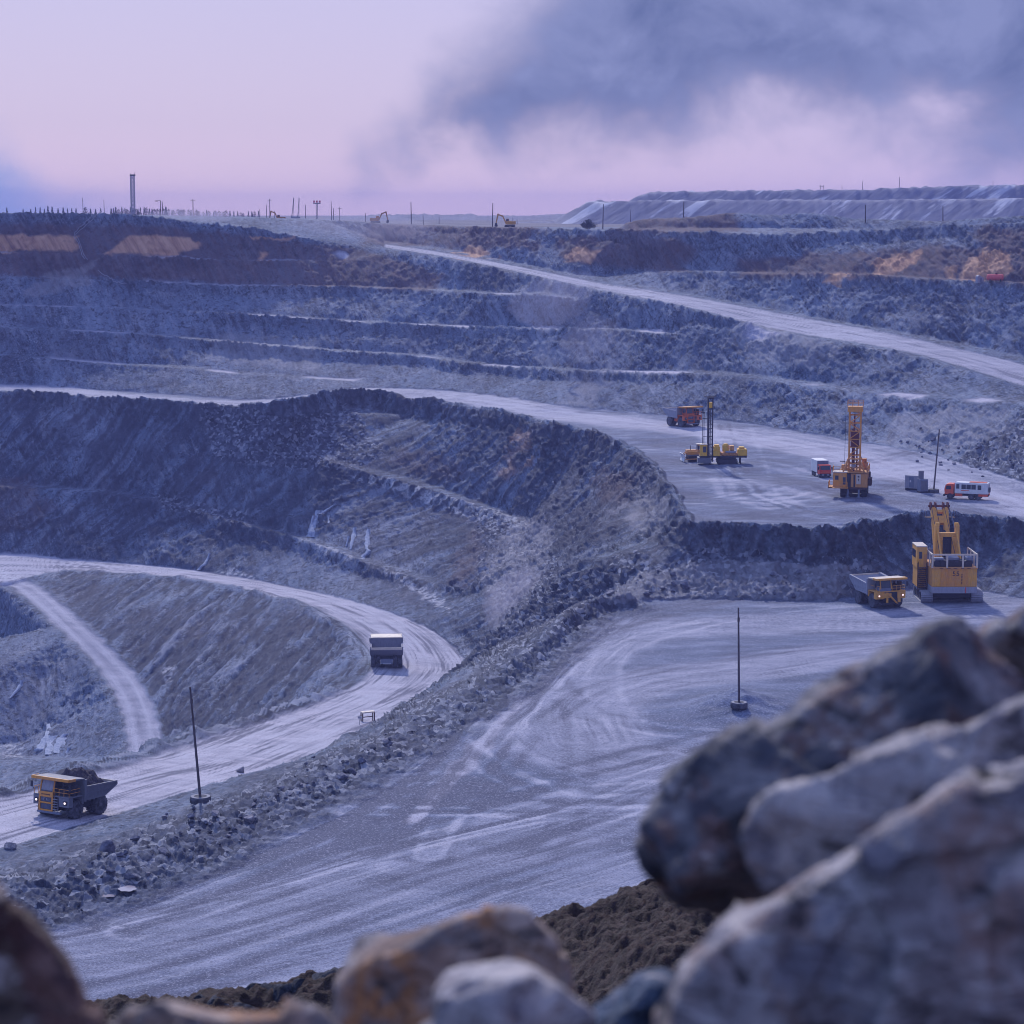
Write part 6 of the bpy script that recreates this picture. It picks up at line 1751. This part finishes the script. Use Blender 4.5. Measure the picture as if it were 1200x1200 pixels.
def fg_rock(label, outline, d, thick, mat, seed, front=.72, vox=.0075, amp=.042, lift=0.0):
    rnd = random.Random(seed)
    cx = sum(p[0] for p in outline) / len(outline); cy = sum(p[1] for p in outline) / len(outline)
    bm = bmesh.new()
    for px, py in outline:
        bm.verts.new(PD(px, py, d + rnd.uniform(-.06, .06)))
        q = (cx + (px - cx) * front, cy + (py - cy) * front + lift)
        bm.verts.new(PD(q[0], q[1], d - thick * rnd.uniform(.35, .5)))
        q = (cx + (px - cx) * .7, cy + (py - cy) * .7 + 30)
        bm.verts.new(PD(q[0], q[1], d + thick * rnd.uniform(.5, .7)))
    r = bmesh.ops.convex_hull(bm, input=bm.verts)
    bmesh.ops.delete(bm, geom=list({e for e in r['geom_interior'] + r['geom_unused'] if isinstance(e, bmesh.types.BMVert)}), context='VERTS')
    ctr = Vector(PD(cx, cy, d))
    for k in range(11):                      # broken faces
        n = Vector((rnd.uniform(-1, 1), rnd.uniform(-1.0, .1), rnd.uniform(-.6, 1))).normalized()
        h = max((v.co - ctr).dot(n) for v in bm.verts)
        g = bmesh.ops.bisect_plane(bm, geom=bm.verts[:] + bm.edges[:] + bm.faces[:], plane_co=ctr + n * h * (rnd.uniform(.66, .88) if abs(n.x) < .75 and n.z < .7 else .94), plane_no=n, clear_outer=True)
        es = [e for e in g['geom_cut'] if isinstance(e, bmesh.types.BMEdge)]
        if es: bmesh.ops.contextual_create(bm, geom=es)
    me = bpy.data.meshes.new('tmp'); bm.to_mesh(me); bm.free()
    t = bpy.data.objects.new('tmp', me); COL.objects.link(t)
    md = t.modifiers.new('r', 'REMESH'); md.mode = 'VOXEL'; md.voxel_size = vox
    me2 = bpy.data.meshes.new_from_object(t.evaluated_get(bpy.context.evaluated_depsgraph_get())); bpy.data.objects.remove(t)
    n = len(me2.vertices); V = np.empty(n * 3, np.float32); me2.vertices.foreach_get('co', V); V = V.reshape(-1, 3)
    N = np.empty(n * 3, np.float32); me2.vertices.foreach_get('normal', N); N = N.reshape(-1, 3)
    s = seed * 3.1
    dsp = amp * .3 * (1.3 * ridged(V[:, 0] / .28 + s, V[:, 1] / .28, V[:, 2] / .28, 3, seed) - .5) + amp * .45 * fbm(V[:, 0] / .11 + s, V[:, 1] / .11, V[:, 2] / .08, 4, seed + 1)
    w = .9; q = .21
    a = V[:, 0] / q + w * perlin(V[:, 0] / q, V[:, 1] / q, V[:, 2] / q, seed + 5) + s; b = V[:, 1] / q; c = V[:, 2] / q + .6 * V[:, 0] / q
    h = _hash(np.floor(a).astype(np.int32), np.floor(b).astype(np.int32), np.floor(c).astype(np.int32), seed)
    dsp = dsp + amp * 1.0 * ((h & np.uint32(255)).astype(np.float32) / 255 - .5)
    V = V + N * dsp[:, None]
    me2.vertices.foreach_set('co', V.ravel()); me2.name = 'foreground_rock'
    me2.polygons.foreach_set('use_smooth', np.ones(len(me2.polygons), bool)); me2.materials.clear(); me2.materials.append(FG[mat]); me2.update()
    o = bpy.data.objects.new('foreground_rock', me2); COL.objects.link(o); tag(o, label, 'rock')
    return o
fg_rock('large dark slab jutting over the pit with a sunlit upper edge', [(748,970),(765,935),(870,862),(985,795),(1110,722),(1165,722),(1230,790),(1300,900),(1100,1010),(900,1060),(830,1075),(790,1050),(765,1015)], 3.95, .5, 'slab', 31, .92)
fg_rock('rounded pinkish rock wedged beneath the dark jutting slab', [(858,985),(880,955),(945,918),(1020,905),(1110,860),(1200,815),(1320,810),(1320,1050),(1000,1060),(890,1040)], 3.6, .4, 'pale', 32, .9)
fg_rock('biggest pale blue grey boulder filling the lower right corner', [(775,1230),(800,1140),(850,1082),(920,1045),(1060,990),(1160,905),(1330,850),(1340,1720),(740,1720)], 3.35, .6, 'pale', 33, .9, .009)
fg_rock('rock with a light top at the right edge above the slab', [(1140,745),(1205,704),(1320,690),(1330,800),(1180,790)], 4.2, .3, 'slab', 34, .8)
fg_rock('dark brown rock cut off by the lower left corner', [(-190,985),(-40,1012),(25,1040),(60,1075),(98,1125),(124,1205),(150,1720),(-220,1720)], 3.2, .5, 'brown', 35, .78)
fg_rock('low tan and orange rock right of the brown corner rock', [(118,1215),(140,1180),(185,1172),(220,1184),(250,1205),(330,1204),(400,1196),(430,1720),(90,1720)], 3.55, .4, 'tan', 36, .85)
fg_rock('squared boulder with a pale flat top at the bottom centre', [(400,1150),(428,1112),(520,1088),(585,1064),(610,1066),(632,1092),(658,1112),(664,1150),(690,1720),(380,1720)], 3.95, .5, 'tan', 37, .86, .0075, .035, 25)
fg_rock('pale rounded stone in front of the squared boulder', [(500,1215),(520,1160),(548,1137),(600,1134),(655,1154),(692,1190),(720,1720),(470,1720)], 3.45, .4, 'pale', 38, .85)
fg_rock('dark blue stone between the squared boulder and the right hand rocks', [(655,1215),(690,1158),(725,1145),(790,1146),(835,1200),(850,1720),(640,1720)], 4.3, .4, 'blue', 39, .85)
# ----------------------------------------------------------------------------
# camera, sun, sky, air
# ----------------------------------------------------------------------------
cam = bpy.data.cameras.new('camera'); camo = bpy.data.objects.new('camera', cam); COL.objects.link(camo)
scene.camera = camo
cam.sensor_width = 36; cam.sensor_fit = 'HORIZONTAL'; cam.lens = 36 * F / 1200
camo.rotation_euler = (R(90) - PITCH, 0, 0)
cam.clip_start = .1; cam.clip_end = 60000
cam.dof.use_dof = True; cam.dof.focus_distance = 420; cam.dof.aperture_fstop = FSTOP

SUN_EL, SUN_AZ = R(33), R(-11)     # azimuth from +Y, to the left
sd = Vector((math.sin(SUN_AZ) * math.cos(SUN_EL), math.cos(SUN_AZ) * math.cos(SUN_EL), math.sin(SUN_EL)))
sl_ = bpy.data.lights.new('sun', 'SUN'); sl_.energy = SUN_E; sl_.angle = R(2.5); sl_.color = (1, .95, .92)
so = bpy.data.objects.new('sun', sl_); COL.objects.link(so)
so.rotation_euler = (-sd).to_track_quat('-Z', 'Y').to_euler()

w = bpy.data.worlds.new('World'); scene.world = w; w.use_nodes = True
nt = NT(w.node_tree)
bg = w.node_tree.nodes['Background']
sky = nt.node('ShaderNodeTexSky', sky_type='NISHITA'); sky.sun_disc = False
sky.sun_elevation = SUN_EL; sky.sun_rotation = SUN_AZ
sky.air_density = 1.2; sky.dust_density = 2.0; sky.ozone_density = 3.0
sky.altitude = 300
gen = nt.node('ShaderNodeTexCoord').outputs['Generated']
sx = nt.node('ShaderNodeSeparateXYZ'); nt.l.new(gen, sx.inputs[0])
gx_, gz_ = sx.outputs[0], sx.outputs[2]
# an overcast veil with a bank of dark smoke to the right
def M(op, a, b=None): return nt.math(op, a, b)
veil_c = nt.ramp(nt.rng(gz_, 0, .6), [(0, (3.7, 2.85, 4.15)), (.03, (3.1, 2.55, 4.1)), (.06, (2.65, 2.32, 3.95)), (.16, (2.35, 2.25, 4.1)), (.34, (2.1, 2.6, 4.9)), (1, (2.0, 2.9, 5.7))])  # upper stops, out of view, brightened to add ambient light on the walls
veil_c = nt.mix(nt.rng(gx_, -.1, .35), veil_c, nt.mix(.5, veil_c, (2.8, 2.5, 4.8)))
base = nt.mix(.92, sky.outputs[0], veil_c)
c1 = nt.noise(nt.map(gen, (1, .6, 1.35)), 9, 5, .5, .25)
c2 = nt.noise(nt.map(gen, (1, .6, 1.25), (0, .35, 0)), 26, 6, .56, .3)
cn = M('ADD', M('MULTIPLY', M('SUBTRACT', c1, .5), .10), M('MULTIPLY', M('SUBTRACT', c2, .5), .06))
plume = nt.node('ShaderNodeMath', operation='MULTIPLY')
g1 = M('POWER', 2.718, M('MULTIPLY', M('POWER', M('ABSOLUTE', M('DIVIDE', M('SUBTRACT', gx_, .10), .035)), 2.0), -1.0))
low = M('ADD', M('MULTIPLY', g1, .030), .016)
e1 = nt.rng(M('ADD', M('ADD', M('SUBTRACT', gz_, low), cn), 0.0), -.012, .034)
e2 = nt.rng(M('ADD', M('SUBTRACT', gx_, M('MULTIPLY', M('SUBTRACT', gz_, .03), .7)), M('MULTIPLY', cn, 1.0)), -.078, -.005)
for e in (e1, e2): e.node.interpolation_type = 'SMOOTHSTEP'
bank = M('MULTIPLY', e1, e2)
smoke = nt.mix(nt.rng(c2, .32, .68), (0.45, .70, 1.8), (1.25, 1.5, 2.95))
colr = nt.mix(M('MULTIPLY', bank, .93), base, smoke)
wl = nt.rng(M('ADD', M('MULTIPLY', gx_, -1.0), M('ADD', M('MULTIPLY', gz_, -1.6), cn)), .145, .205)
wl.node.interpolation_type = 'SMOOTHSTEP'
colr = nt.mix(M('MULTIPLY', wl, .8), colr, (1.0, 1.8, 4.1))
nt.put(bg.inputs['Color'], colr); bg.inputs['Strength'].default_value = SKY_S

if HAZE > 0:
    bm = bmesh.new(); bmesh.ops.create_cube(bm, size=1)
    me = bpy.data.meshes.new('haze'); bm.to_mesh(me); bm.free()
    hz = bpy.data.objects.new('haze', me); COL.objects.link(hz)
    zb, zt = -130.0, HTOP
    hz.scale = (3600, 4300, zt - zb); hz.location = (0, 2000, (zb + zt) / 2)
    hm = bpy.data.materials.new('haze'); hm.use_nodes = True
    t = hm.node_tree; t.nodes.clear()
    out = t.nodes.new('ShaderNodeOutputMaterial'); pv = t.nodes.new('ShaderNodeVolumePrincipled')
    pv.inputs['Color'].default_value = (*HAZE_C, 1); pv.inputs['Density'].default_value = HAZE; pv.inputs['Anisotropy'].default_value = .0
    t.links.new(pv.outputs[0], out.inputs['Volume'])
    me.materials.append(hm)
    tag(hz, 'pale violet dust haze filling the air over the pit', 'haze', None, 'stuff')

# drifting dust: pale puffs standing over the benches and the gully
def dust(loc, size, dens, seed, label):
    bm = bmesh.new(); bmesh.ops.create_icosphere(bm, subdivisions=4, radius=1)
    V = np.array([v.co for v in bm.verts]); k = 1 + .55 * fbm(V[:, 0] * 1.2 + seed, V[:, 1] * 1.2, V[:, 2] * 1.2, 3, seed)
    for v, q in zip(bm.verts, V * k[:, None]): v.co = (q[0] * size[0] + .35 * q[2] * size[2], q[1] * size[1], q[2] * size[2])
    me = bpy.data.meshes.new('dust_plume'); bm.to_mesh(me); bm.free()
    m = bpy.data.materials.new('dust'); m.use_nodes = True; t = m.node_tree; t.nodes.clear()
    o_ = t.nodes.new('ShaderNodeOutputMaterial'); pv = t.nodes.new('ShaderNodeVolumePrincipled')
    pv.inputs['Color'].default_value = (.86, .80, .92, 1); pv.inputs['Density'].default_value = dens
    t.links.new(pv.outputs[0], o_.inputs['Volume']); me.materials.append(m)
    o = bpy.data.objects.new('dust_plume', me); COL.objects.link(o); o.location = loc
    tag(o, label, 'dust', 'dust drifting over the pit', 'stuff')
for q in DUST: dust(*q)

vs = scene.view_settings
vs.view_transform = 'Standard'; vs.look = 'None'; vs.gamma = 1; vs.use_curve_mapping = False
vs.exposure = EXPO
scene.render.engine = 'CYCLES'
scene.cycles.filter_width = 1.0
scene.cycles.max_bounces = 5; scene.cycles.diffuse_bounces = 3; scene.cycles.volume_bounces = 1; scene.cycles.transparent_max_bounces = 6
